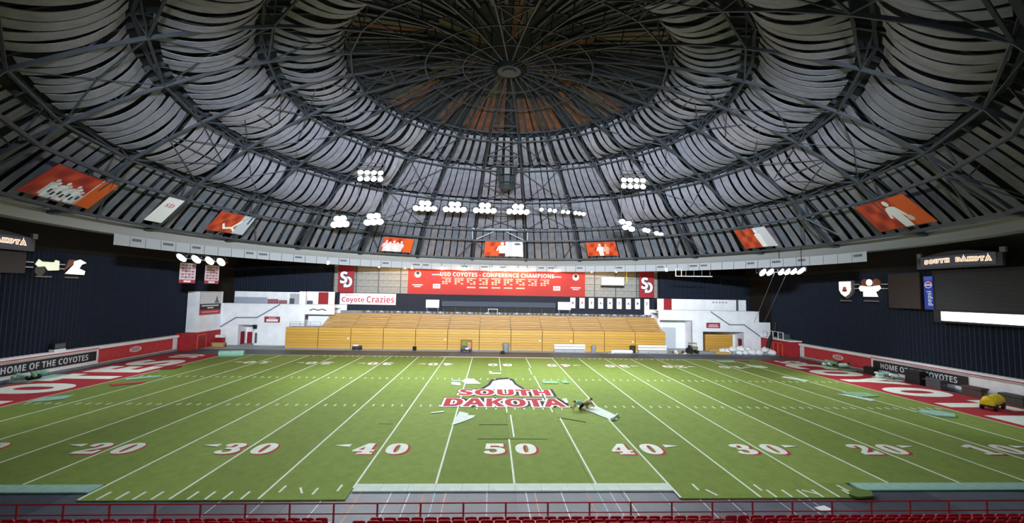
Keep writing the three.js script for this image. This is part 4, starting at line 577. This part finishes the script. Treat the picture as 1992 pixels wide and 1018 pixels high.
{ // right
  const Z = -37.6, t = thing('corner_building', 'white stepped building in the far right corner with garage opening', 'building');
  facade(t, [[33, 0], [56.7, 0], [56.7, 5.95], [54.3, 5.95], [54.3, 8.15], [33, 8.15]], [rect(33.25, 40, .01, 6.15), rect(42.3, 51, .01, 3.9)], Z);
  mesh('parapet_ledge', [BB(32.6, 54.4, 8.05, 8.2, Z - 2.2, Z + .05)], mat.white, t); mesh('pier', [BB(40, 41.2, 0, 8.15, Z - .2, Z + .12)], mat.white, t);
  mesh('alcove_wall', [BB(33, 40.3, 0, 6.4, Z - 3.6, Z - 3.4)], mat.white, t); mesh('alcove_side', [BB(40, 40.3, 0, 6.4, Z - 3.4, Z - .35)], mat.white, t); mesh('alcove_side', [BB(32.9, 33.2, 0, 6.4, Z - 3.4, Z - .35)], mat.white, t);
  mesh('alcove_door', [BB(35, 38, 0, 4.4, Z - 3.4, Z - 3.32)], M('#b9bfc8', .6), t);
  mesh('recess_wall', [BB(42, 51.3, 0, 4.1, Z - 3.6, Z - 3.4)], mat.white, t); mesh('recess_side', [BB(51, 51.3, 0, 4.1, Z - 3.4, Z - .35)], mat.white, t); mesh('door', [BB(50.92, 51, 0, 2.4, Z - 2, Z - .7)], mat.redDoor, t);
  const pts = [[44, 8], [47.9, 5.39], [51.05, 5.42], [55.16, 2.55], [57.1, 1.2]]; mesh('stair_edge', pts.slice(1).map((p, i) => bar(V(...pts[i], Z + .1), V(...p, Z + .1), .14, .2)), M('#6d7686', .6), t);
  const sg = mesh('wall_sign', panel(2.9, 1.1, .06), canvas(256, 96, (x, w, h) => { x.fillStyle = '#8f2c3c'; x.fillRect(0, 0, w, h); x.fillStyle = '#e0a8b4'; x.fillRect(44, 30, 168, 20); x.fillRect(34, 58, 190, 22); }), t); sg.position.set(44.5, 5.2, Z + .05);
  mesh('corner_base', [BB(54.6, 56.75, 0, 2.95, Z, -28.6)], mat.red, t); mesh('door_frame', [BB(54.48, 54.6, 0, 2.4, -33.6, -33.4), BB(54.48, 54.6, 0, 2.4, -32.3, -32.1), BB(54.48, 54.6, 0, 2.4, -31, -30.8), BB(54.48, 54.6, 2.3, 2.45, -33.6, -30.8)], M('#c9563e', .6), t);
  mesh('corner_deck', [BB(54.4, 56.75, 2.95, 3.15, Z, -28.5)], mat.white, t); mesh('deck_rail', [bar(V(54.5, 4.5, -30.5), V(54.5, 4.5, -36.5), .08), ...[0, 1, 2, 3, 4].map(i => bar(V(54.5, 3.1, -30.5 - i * 1.5), V(54.5, 4.5, -30.5 - i * 1.5), .1))], mat.white, t);
  mesh('stored_box', [RB(1, 1, .8, .04, 55.8, 3.65, -31.5)], M('#39504c', .7), t); mesh('stored_box', [RB(.8, 1.1, .8, .04, 55.9, 3.7, -33)], M('#39504c', .7), t);
  mesh('wall_rear', [BB(32.7, 54.3, 0, 8, -45.2, -45)], mat.white, t);
  const bo = new THREE.Group(); bo.name = 'upper_booth'; t.add(bo);
  mesh('booth_wall', [BB(34, 53.4, 8.15, 10.5, -41, -40.6)], mat.white, bo); mesh('booth_panel', [BB(35.3, 37, 8.15, 10.5, -40.6, -40.5)], mat.redDoor, bo); mesh('booth_sign', [BB(46, 50, 8.3, 9.5, -40.6, -40.52)], mat.white, bo); mesh('booth_post', [BB(51.2, 51.6, 8.15, 10.6, -40.6, -40.4)], mat.greyDark, bo);
  mesh('booth_marks', [0, 1, 2, 3, 4].map(i => BB(46 + i * .7, 46.4 + i * .7, 9.75, 10.1, -40.6, -40.56)), M('#a7a5ab', .7), bo);
  const b = thing('bleacher_bank', 'small golden wooden bleacher in the recess of the right white building', 'bleachers', [45.6, 0, -37.4]); mesh('frame', [BB(-3.2, 2.9, 0, 3.3, -2, -.12)], mat.woodDark, b); for (let j = 0; j < 7; j++) mesh('front_board', [BB(-2.9, 2.9, .1 + j * .47, .1 + j * .47 + .44, -.12, rr(-.02, .03))], mat.wood[j % 3], b);
  const k = thing('service_duct', 'thick black flexible duct drooping down the right white building', 'duct'); mesh('hose', [tube([[55.6, 6.2, -34.2], [55.2, 4.6, -34], [54, 2.7, -33.8], [53.6, 1.2, -33.7], [53.5, .3, -33.6]], .38, 10)], mat.black, k); for (const [w, p, q] of [['left', [53.2, 5.9, -37.5], [43.1, 15.2, -15.6]], ['right', [55.3, 5.9, -37.5], [43.6, 15.2, -13.4]]]) single('hanging_cable', [rod(V(...p), V(...q), .03, 6)], mat.grey, w + ' of the two thin cables between the right end lights and the white building', 'cable');
}
// ================================================================ near grandstand: steps, rail, seats
{
  const t = thing('grandstand', 'grey concrete steps of the near grandstand under the red seats', 'grandstand');
  mesh('front_deck', [BB(-42, 42, 0, .35, 29.2, 31)], mat.concrete, t);
  for (let i = 0; i < 30; i++) mesh('step', [BB(-42, 42, 0, .95 + i * .33, 31 + i * .9, 31 + (i + 1) * .9)], mat.concrete, t);
  const rl = thing('guard_rail', 'long red metal guard rail along the front of the near seats', 'rail');
  mesh('top_rail', [rod(V(-42, 1.38, 29.5), V(42, 1.38, 29.5), .035)], mat.redRail, rl); mesh('middle_rail', [rod(V(-42, .92, 29.5), V(42, .92, 29.5), .03)], mat.redRail, rl);
  for (let i = -20; i <= 20; i++) mesh('post', [rod(V(1.29 + i * 1.985, .35, 29.5), V(1.29 + i * 1.985, 1.4, 29.5), .045)], mat.redRail, rl);
  const s = new THREE.Shape(); s.moveTo(-.24, 0); s.lineTo(.24, 0); s.lineTo(.24, .3); s.quadraticCurveTo(.24, .4, .14, .4); s.lineTo(-.14, .4); s.quadraticCurveTo(-.24, .4, -.24, .3); s.closePath();
  const back = boxUV(new THREE.ExtrudeGeometry(s, { depth: .03, bevelEnabled: true, bevelSize: .012, bevelThickness: .012, bevelSegments: 2 }).rotateX(.16).translate(0, .46, 0)); const pan = boxUV(RB(.46, .07, .4, .03, 0, .42, -.22)); const ped = merge([B(.05, .42, .3, -.26, .21, -.1), B(.07, .05, .36, -.26, .6, -.16)]);
  const proto = thing('stadium_seat', '', 'seat'); mesh('backrest', back, mat.redSeat, proto); mesh('seat_pan', pan, mat.redSeat, proto); mesh('bracket', ped, mat.redRail, proto);
  let first = true; const ordr = ['front', 'second', 'third'];
  for (let j = 0; j < 3; j++) for (let i = -40; i <= 43; i++) {
    const x = i * .56 + (j % 2) * .1; if ((x > -8.3 + j * .35 && x < -6.4 - j * .45) || (x > 8.2 && x < 8.9 + j * .4)) continue; if (Math.abs(x) > 22.5) continue;
    const blk = x < -7 ? 'left of the left aisle' : x < 8.5 ? 'between the two aisles' : 'right of the right aisle';
    const q = x < -7 ? Math.round((-8.1 + j * .35 - x) / .56) : x < 8.5 ? Math.round((x + 6.4 + j * .45) / .56) : Math.round((x - 8.9 - j * .4) / .56);
    const lab = 'red plastic seat, ' + ordr[j] + ' row, ' + ordinal(q + 1) + ' ' + (x < -7 ? 'leftward from the left aisle' : x < 8.5 ? 'rightward from the left aisle' : 'rightward from the right aisle'), grp = ordr[j] + ' row seats ' + blk;
    const o = first ? proto : dup(proto, [0, 0, 0], 0); first = false; o.position.set(x, .95 + j * .33, 31.55 + j * .9); o.userData.label = lab; o.userData.group = grp;
  }
}
{ const t = thing('wall_speaker', 'small black box on a white plinth atop the left end wall', 'speaker', [-56.45, 2.75, -7.6]); mesh('plinth', [RB(.7, .3, 1.5, .03, 0, .15, 0)], mat.white, t); mesh('box', [RB(.6, .75, 1.5, .05, 0, .68, 0)], mat.black, t); mesh('grille', [RB(.03, .55, 1.3, .01, .31, .68, 0)], mat.greyDark, t); }
// ================================================================ people
function field3(caps, c, half, res) {                  // capsules [p,q,r0,r1] -> smooth surface
  const mc = new MarchingCubes(res, mat.skin, false, false, 60000); mc.isolation = 0; const f = mc.field, s2 = res * res, K = half * .045;
  const cp = caps.map(([p, q, a, b]) => { const d = [q[0] - p[0], q[1] - p[1], q[2] - p[2]]; return [p, d, d[0] ** 2 + d[1] ** 2 + d[2] ** 2 + 1e-9, a, b ?? a]; });
  for (let z = 0; z < res; z++) for (let y = 0; y < res; y++) for (let x = 0; x < res; x++) {
    const px = c[0] + (x / (res / 2) - 1) * half, py = c[1] + (y / (res / 2) - 1) * half, pz = c[2] + (z / (res / 2) - 1) * half; let acc = 0;
    let dm = 1e9; for (const [p, d, dd, a, b] of cp) { const ex = px - p[0], ey = py - p[1], ez = pz - p[2]; let t = (ex * d[0] + ey * d[1] + ez * d[2]) / dd; t = t < 0 ? 0 : t > 1 ? 1 : t; const dist = Math.hypot(ex - t * d[0], ey - t * d[1], ez - t * d[2]) - (a + (b - a) * t); acc += Math.exp(-dist / K); if (dist < dm) dm = dist; }
    f[z * s2 + y * res + x] = acc > 1e-30 ? K * Math.log(acc) : -dm;
  }
  mc.update(); const n = mc.count; const g = new THREE.BufferGeometry(); g.setAttribute('position', new THREE.BufferAttribute(mc.positionArray.slice(0, n * 3), 3)); g.setAttribute('normal', new THREE.BufferAttribute(mc.normalArray.slice(0, n * 3), 3));
  g.scale(half, half, half); g.translate(...c); return g;
}
const add = (a, b, k = 1) => [a[0] + b[0] * k, a[1] + b[1] * k, a[2] + b[2] * k];
function handCaps(w, dir, side) {                      // five unequal curled fingers and a thumb from the palm's side
  const D = V(...dir).normalize(), Sd = V(0, 0, side), N = new THREE.Vector3().crossVectors(D, Sd).normalize(); if (N.y > 0) N.negate();
  const P = (a, b, c) => [w[0] + D.x * a + Sd.x * b + N.x * c, w[1] + D.y * a + Sd.y * b + N.y * c, w[2] + D.z * a + Sd.z * b + N.z * c];
  const L = [.07, .08, .075, .058], out = [[P(0, 0, 0), P(.05, -.02, 0), .026, .02], [P(0, 0, 0), P(.06, .02, 0), .026, .02], [P(.05, -.03, 0), P(.06, .03, 0), .018, .018]];
  for (let i = 0; i < 4; i++) { const b = -.033 + i * .022, l = L[i]; out.push([P(.06, b, 0), P(.06 + l * .5, b * 1.15, .006), .0095, .009], [P(.06 + l * .5, b * 1.15, .006), P(.06 + l * .85, b * 1.15, .028), .009, .008]); }
  out.push([P(.02, -.03, 0), P(.05, -.062, .012), .012, .0105], [P(.05, -.062, .012), P(.078, -.062, .026), .0105, .009]); return out;
}
function person(label, pos, turn, J, cloth) {
  const t = thing('person', label, 'person', pos, turn);
  const m = (p, s) => [p[0], p[1], p[2] * s], limbs = []; const hd = J.head, fd = J.face;
  for (const s of [-1, 1]) limbs.push([m(J.sh, s), m(J.el, s), .048, .04], [m(J.el, s), m(J.wr, s), .04, .028], [m(J.hip, s), m(J.kn, s), .082, .058], [m(J.kn, s), m(J.an, s), .056, .038], [m(J.an, s), m(J.toe, s), .042, .036]);
  const trunk = [[J.pelvis, J.waist, .13, .12], [J.waist, J.chest, .12, .14], [J.chest, J.neck, .12, .06], [m(J.sh, -1), m(J.sh, 1), .06, .06], [m(J.hip, -1), m(J.hip, 1), .1, .1]];
  const cen = [0, .5, 0]; const bodyG = [field3([...trunk, ...limbs, [J.neck, hd, .052, .055]], cen, .95, 128)];
  const nose = add(hd, fd, .11); const side = [0, 0, 1]; const up = [-fd[1], fd[0] || 1, 0];
  const head = [[add(hd, up, .02), add(hd, up, -.02), .088, .085], [add(add(hd, fd, .04), up, -.06), add(add(hd, fd, .045), up, -.07), .052, .045], [add(nose, up, .01), add(nose, up, -.02), .012, .018], [add(hd, side, .09), add(add(hd, side, .095), up, -.03), .016, .012], [add(hd, side, -.09), add(add(hd, side, -.095), up, -.03), .016, .012], [add(add(hd, fd, .085), up, .03), add(add(hd, fd, .085), up, .03), .03, .03], [add(add(add(hd, fd, .092), up, -.065), side, .02), add(add(add(hd, fd, .092), up, -.065), side, -.02), .01, .01]];
  bodyG.push(field3(head, hd, .2, 72));
  for (const s of [-1, 1]) { const w = m(J.wr, s), e = m(J.el, s); bodyG.push(field3(handCaps(w, [w[0] - e[0], w[1] - e[1], w[2] - e[2]], s), add(w, [w[0] - e[0], w[1] - e[1], 0], .25), .16, 72)); }
  mesh('body', bodyG, mat.skin, t);
  for (const s of [-1, 1]) mesh('eye', [new THREE.SphereGeometry(.012, 8, 6).translate(...add(add(add(hd, fd, .1), up, .005), side, s * .033))], mat.black, t);
  mesh('hair', [field3([[add(add(hd, up, .045), fd, -.03), add(add(hd, up, .03), fd, .02), .085, .07], [add(hd, fd, -.05), add(add(hd, fd, -.04), up, -.04), .07, .05]], hd, .22, 56)], mat.hair, t);
  const sl = []; for (const s of [-1, 1]) { const mid = m(J.sh, s).map((v, i) => v + (m(J.el, s)[i] - v) * .7); sl.push([m(J.sh, s), mid, .068, .06]); }
  mesh('shirt', [field3([[J.pelvis, J.waist, .145, .15], [J.waist, J.chest, .15, .165], [J.chest, add(J.neck, J.chest.map((v, i) => (v - J.neck[i]) * .4)), .15, .085], [m(J.sh, -1), m(J.sh, 1), .082, .082], ...sl], cen, .95, 112)], cloth.top, t);
  const lg = []; for (const s of [-1, 1]) { lg.push([m(J.hip, s), m(J.kn, s), .105, .08]); if (cloth.long) lg.push([m(J.kn, s), m(J.an, s), .078, .06]); }
  mesh('trousers', [field3([[m(J.hip, -1), m(J.hip, 1), .125, .125], [J.pelvis, J.pelvis, .15, .15], ...lg], cen, .95, 112)], cloth.legs, t);
  for (const s of [-1, 1]) mesh('shoe', [field3([[m(J.an, s), add(m(J.an, s), [0, -.01, 0]), .05, .05], [add(m(J.an, s), [0, -.015, 0]), m(J.toe, s), .05, .046]], m(J.an, s), .3, 40)], mat.shoe, t);
  return t;
}
person('kneeling person in a light blue shirt and dark shorts reaching towards the lettering', [7.15, .06, 8.4], 0, { pelvis: [.22, .56, 0], waist: [.05, .66, 0], chest: [-.2, .72, 0], neck: [-.38, .76, 0], head: [-.52, .82, 0], face: [-.8, -.6, 0], sh: [-.3, .72, .17], el: [-.46, .44, .22], wr: [-.62, .16, .2], hip: [.24, .5, .11], kn: [-.02, .1, .16], an: [.4, .08, .15], toe: [.52, .05, .15] }, { top: mat.shirtBlue, legs: mat.denim });
person('crouching person in a cream shirt pulling the pale turf sheet', [8.05, .06, 7.7], -.35, { pelvis: [-.26, .4, 0], waist: [-.16, .56, 0], chest: [.08, .74, 0], neck: [.26, .84, 0], head: [.4, .9, 0], face: [.8, -.6, 0], sh: [.16, .76, .19], el: [.4, .5, .25], wr: [.6, .26, .16], hip: [-.24, .38, .12], kn: [.18, .5, .22], an: [-.08, .1, .16], toe: [.1, .05, .17] }, { top: mat.shirtCream, legs: mat.khaki, long: true });
// ================================================================ things along the far side
{ const mk = (label, x, w) => { const t = thing('players_bench', label, 'bench', [x, 0, -32.4]); mesh('seat', [RB(w, .08, .5, .03, 0, .5, .3)], mat.white, t); for (let i = 0; i < 2; i++) mesh('back_slat', [RB(w, .42, .06, .02, 0, .85 + i * .5, 0)], mat.white, t); mesh('kick_panel', [RB(w, .35, .05, .02, 0, .22, .1)], mat.tile, t); for (const k of [-.48, -.16, .16, .48]) mesh('leg', [B(.08, 1.25, .1, k * w, .62, -.05), B(.08, .5, .08, k * w, .25, .45)], mat.grey, t); };
  mk('white slatted players bench in front of the bleachers, centre right', 13.6, 6); mk('white slatted players bench at the right end of the bleachers', 29.7, 5.6); }
const bin = (label, x, z, r, h, m) => { const t = thing('waste_bin', label, 'bin', [x, 0, z]); mesh('drum', [boxUV(new THREE.LatheGeometry([[.01, 0], [r * .85, 0], [r, h * .9], [r * 1.05, h * .92], [r * 1.05, h], [r * .9, h], [r * .75, .1], [.01, .1]].map(p => new THREE.Vector2(...p)), 20))], m, t); mesh('lid', [new THREE.SphereGeometry(r, 16, 6, 0, 7, 0, 1.5).scale(1, .35, 1).translate(0, h, 0)], m, t); };
bin('tall grey bin in front of the bleachers near the centre', 1.4, -32.6, .62, 1.5, mat.grey); bin('slim grey bin right of the centre white bench', 18.3, -32.7, .42, 1.3, mat.grey); bin('dark olive drum behind the white roll', 26, -32.9, .58, 1.25, M('#33331f', .7)); bin('small black bin in front of the left bleachers', -15.8, -32.4, .36, .7, mat.black);
{ const t = thing('fabric_roll', 'fat white fabric roll lying before the right bleachers', 'roll', [23.6, .35, -31.9]); mesh('roll', [new THREE.CapsuleGeometry(.33, 3.6, 6, 16).rotateZ(Math.PI / 2)], mat.bag, t); mesh('loose_end', [RB(.9, .05, .5, .02, -2.2, -.3, .2)], mat.bag, t); }
{ const t = thing('equipment_cart', 'loaded equipment cart in front of the central bleachers', 'cart', [-6.1, 0, -31.9]); mesh('deck', [RB(2.2, .12, 1, .03, 0, .4, 0)], mat.greyDark, t); for (const [x, z] of [[-.8, .4], [.8, .4], [-.8, -.4], [.8, -.4]]) mesh('wheel', [new THREE.CylinderGeometry(.2, .2, .12, 14).rotateX(Math.PI / 2).translate(x, .2, z)], mat.black, t); mesh('frame', [bar(V(-1, .4, -.45), V(-1, 2.2, -.45), .1), bar(V(1, .4, -.45), V(1, 2.1, -.45), .1), bar(V(-1, 2.1, -.45), V(1, 2.1, -.45), .1)], mat.woodDark, t); mesh('load', [RB(.9, .9, .7, .1, -.3, 1.5, 0)], mat.olive, t); mesh('load', [RB(.7, .8, .7, .1, .6, .9, .1)], M('#b98f92', .8), t); mesh('load', [RB(.8, .5, .6, .1, -.4, .75, .2)], M('#59607a', .8), t); mesh('load', [RB(.6, .3, .5, .08, .2, .62, .35)], mat.bag, t); }
{ const t = thing('equipment_cart', 'low dark cart with white top before the left bleachers', 'cart', [-26.5, 0, -32.6]); mesh('body', [RB(1.6, .5, .9, .08, 0, .5, 0)], M('#3b2f33', .7), t); mesh('cover', [RB(1, .25, .8, .08, -.2, .85, 0)], mat.bag, t); for (const x of [-.6, .6]) mesh('wheel', [new THREE.CylinderGeometry(.22, .22, .95, 14).rotateX(Math.PI / 2).translate(x, .22, 0)], mat.black, t); }
{ const t = thing('tool_bag', 'black tool bag on the floor by the centre grey bin', 'bag', [.7, 0, -29.8]); mesh('bag', [RB(.8, .45, .4, .15, 0, .23, 0, 3)], mat.black, t); mesh('handle', [new THREE.TorusGeometry(.18, .025, 6, 14, Math.PI).translate(0, .42, 0)], mat.black, t); }
{ const t = thing('low_bench', 'low tan bench before the left white building', 'bench', [-52.6, 0, -34.2]); mesh('top', [RB(2.6, .12, .8, .03, 0, .75, 0)], mat.tan, t); mesh('side', [RB(2.4, .6, .08, .02, 0, .38, .3)], mat.tan, t); for (const x of [-1.1, 1.1]) mesh('leg', [B(.1, .7, .7, x, .35, 0)], mat.woodDark, t); }
{ // sacks
  const g = [0, 1, 2].map(k => { const s = new THREE.SphereGeometry(.6, 14, 10); const p = s.attributes.position; for (let i = 0; i < p.count; i++) { const x = p.getX(i), y = p.getY(i), z = p.getZ(i), f = 1 + .12 * Math.sin(7 * x + k * 2) * Math.cos(6 * z + k); p.setXYZ(i, x * 1.15 * f, Math.max(-.36, y * .75 * f), z * f); } s.computeVertexNormals(); return boxUV(s.translate(0, .36, 0)); }); const knot = boxUV(new THREE.ConeGeometry(.14, .3, 8).translate(.2, .85, 0));
  for (let i = 0; i < 22; i++) { const row = i % 3, x = 44.8 + Math.floor(i / 3) * 1.3 + row * .4, z = -34.6 + row * 1.1; const t = thing('white_sack', 'white sack, ' + ordinal(Math.floor(i / 3) + 1) + ' from the left in the ' + ['rear', 'middle', 'front'][row] + ' line of the sack heap', 'sack', [x, i % 5 === 2 ? .5 : 0, z], i * 1.7, 'heap of white sacks'); mesh('sack', g[i % 3], mat.bag, t); mesh('tied_end', knot, mat.bag, t); t.scale.setScalar(rr(.9, 1.25)); }
}
{ const t = thing('utility_tractor', 'small olive tractor before the grey alcove of the right building', 'tractor', [38, 0, -33]); mesh('bonnet', [RB(1.1, .6, .8, .12, .3, 1.05, 0)], mat.olive, t); mesh('seat', [RB(.5, .6, .5, .08, -.7, 1.3, 0)], mat.black, t); mesh('canopy', [RB(1.4, .12, 1, .04, -.1, 2, 0)], mat.olive, t); mesh('post', [bar(V(-.7, 1, -.4), V(-.7, 2, -.4), .06), bar(V(.5, 1.2, -.4), V(.5, 2, -.4), .06), bar(V(-.7, 1, .4), V(-.7, 2, .4), .06), bar(V(.5, 1.2, .4), V(.5, 2, .4), .06)], mat.greyDark, t); for (const [x, z, r] of [[-.7, .5, .55], [-.7, -.5, .55], [.7, .45, .35], [.7, -.45, .35]]) mesh('wheel', [new THREE.CylinderGeometry(r, r, .25, 18).rotateX(Math.PI / 2).translate(x, r, z)], mat.black, t); }
{ const mk = (label, x, z, turn, m, r, l) => { const t = thing('turf_roll_stock', label, 'roll', [x, r + .01, z], turn); mesh('roll', [boxUV(new THREE.CylinderGeometry(r, r, l, 18).rotateZ(Math.PI / 2))], m, t); mesh('roll_flap', [RB(l * .95, .05, .6, .02, 0, -r + .04, r)], m, t); mesh('core', [boxUV(new THREE.CylinderGeometry(.09, .09, l + .1, 10).rotateZ(Math.PI / 2))], mat.woodDark, t); };
  mk('tan turf roll right of the olive tractor', 42.3, -33.6, .2, mat.tan, .5, 2.2); mk('thin tan roll lying right of the thick tan turf roll', 43.2, -31.9, -.15, mat.tan, .28, 2.6); mk('long grey pipe shaped roll between tractor and tan rolls', 40.4, -32.2, .1, mat.grey, .22, 3.4); mk('pale teal turf roll at the far left corner of the field', -44, -23.4, .25, mat.teal, .45, 3.6); }
{ const t = thing('debris_pile', 'small pile of white and dark scraps left of the olive tractor', 'pile', [35, 0, -32]); for (let i = 0; i < 12; i++) { const o = mesh('scrap', [RB(rr(.3, .9), rr(.12, .4), rr(.3, .6), .05)], [mat.bag, mat.greyDark, mat.bag, mat.tan][i % 4], t); o.position.set(rr(-1.2, 1.2), rr(.15, .5), rr(-.5, .5)); o.rotation.set(rr(-.4, .4), rr(0, 3), rr(-.4, .4)); } }
// ================================================================ things at the right and left ends
{ const t = thing('yellow_cart', 'bright yellow utility cart parked on the right end zone', 'cart', [50.9, .06, 7.0], .45); for (let i = 0; i < 4; i++) mesh('hopper', [new THREE.SphereGeometry(.5, 14, 10).scale(1, .9, 1).translate(-1.2 + i * .8, 1 - .06 * (i % 2), .1 * (i % 2))], mat.yellow, t); mesh('tub', [RB(3.4, .5, 1.1, .12, 0, .75, 0)], mat.yellow, t); mesh('chassis', [RB(3.3, .2, .9, .04, 0, .45, 0)], mat.black, t); for (const [x, z] of [[-1.1, .5], [1.1, .5], [-1.1, -.5], [1.1, -.5]]) mesh('wheel', [new THREE.CylinderGeometry(.34, .34, .22, 16).rotateX(Math.PI / 2).translate(x, .34, z)], mat.black, t); mesh('lever', [rod(V(-1.2, 1.2, 0), V(-1.5, 2, .1), .04)], mat.grey, t); }
{ const mk = (label, x, z, w, h, m) => { const t = thing('storage_trunk', label, 'trunk', [x, 0, z], Math.PI / 2 + rr(-.1, .1)); mesh('body', [RB(w, h * .72, .9, .05, 0, h * .36, 0)], m, t); mesh('lid', [RB(w + .06, h * .26, .95, .05, 0, h * .87, 0)], m, t); for (const s of [-1, 1]) mesh('handle', [RB(.06, .1, .3, .02, s * (w / 2 + .03), h * .5, 0)], mat.grey, t); };
  mk('black trunk against the right end wall nearest the pale turf heap', 55.4, -12.4, 1.6, 1.1, mat.black); mk('tall black trunk in the middle of the right end wall', 55.4, -5.6, 2.2, 1.8, mat.black); mk('dark grey trunk beside the tall black trunk', 55.4, -2.9, 2, 1.2, mat.greyDark); mk('brown trunk near the right picture edge', 55.3, 1.6, 2.2, 1.2, M('#4d3a38', .7)); mk('dark green trunk at the right picture edge', 55.3, 5.4, 2.2, 1.2, M('#3b3f3a', .7)); }
{ const mk = (label, x, z, n, ms, sp) => { const t = thing('turf_heap', label, 'turf pile', [x, 0, z]); for (let i = 0; i < n; i++) { const m = ms[i % ms.length]; const o = mesh('turf_piece', [new THREE.CapsuleGeometry(rr(.15, .3), rr(.5, 1.2), 4, 10).rotateZ(Math.PI / 2)], m, t); o.position.set(rr(-.7, .7), rr(.3, .85), rr(-sp, sp)); o.rotation.set(0, rr(0, 3), rr(-.3, .3)); } mesh('flat_piece', [RB(1.8, .08, sp * 2, .03, 0, .05, 0)], ms[0], t); };
  mk('heap of rolled green and pale turf along the right end wall', 54.6, -17.6, 16, [mat.greenPiece, mat.paleTurf, mat.olive, mat.black], 2.6); mk('low row of pale turf offcuts right of the black trunk', 54.5, -8.8, 8, [mat.paleTurf, mat.teal, mat.greyDark], 1.6); mk('low heap of teal turf and dark offcuts along the left end wall', -54.7, -4.2, 9, [mat.teal, mat.greenPiece, mat.black], 2.4); mk('dark heap of offcuts near the left picture edge', -54.7, 1.5, 5, [mat.greyDark, mat.redDoor], 1.2); }
scrap('dark red turf flap near the far right goal line', mat.redDoor, [[41, -24], [43, -23.6], [43, -22.6], [41.2, -22.8]], .12);
scrap('pale grey turf piece inside the far right goal line', mat.paleTurf, [[40, -19], [42.6, -18.6], [42.4, -16.8], [40.6, -17]], .06);
scrap('teal turf strip at the far right corner of the field', mat.teal, [[37.5, -23.6], [40.6, -23.9], [40.4, -22.4], [37.4, -22.3]], .06);
scrap('green folded turf piece on the right five yard line', mat.greenPiece, [[40, .2], [43, .4], [43.2, 2], [40.3, 2.6]], .1);
scrap('pale turf strip left of the green folded piece on the right', mat.paleTurf, [[39, 1], [39.9, 1.2], [41, 4], [40.2, 4.2]], .06);
scrap('large round edged teal turf piece near the right hash row', mat.teal, [[41, 8.6], [42, 8], [43.4, 8.4], [44, 9.4], [43, 10.4], [41.6, 10]], .12);
scrap('pale turf strip on the right ten yard line', mat.paleTurf, [[39.2, -9], [40, -9.4], [41.3, -6.6], [40.6, -6]], .08);
scrap('red turf strip lying inside the left goal line', mat.redPanel, [[-44.4, -1.2], [-41.6, -2.6], [-41.4, -1.9], [-43.6, -.4]], .06);
scrap('teal turf sheet folded over the left goal line', mat.teal, [[-45.2, -4.4], [-42.6, -6.4], [-42.2, -5.6], [-44.6, -3.4]], .06);
scrap('teal turf sheet at the near left corner of the end zone', mat.teal, [[-45.4, 5.2], [-43.4, 4], [-43, 5.6], [-45, 7]], .06);
scrap('crumpled dark red turf flap on the left goal line', mat.redDoor, [[-46.2, -11.6], [-44.4, -12.6], [-44.2, -11], [-45.6, -10.2]], .18);
scrap('green curled turf flap at the near right edge of the field', M('#5c7a2c', .95), [[18.9, 26.1], [19.9, 25.3], [20.6, 25.7], [20.2, 26.3], [19.2, 26.45]], .1);
single('paper_sheet', [RB(.75, .02, .5, .005)], mat.bag, 'white paper sheet on the dark floor behind the right rail', 'paper', [16.4, .02, 27.4], .3);
renderer.render(scene, camera);
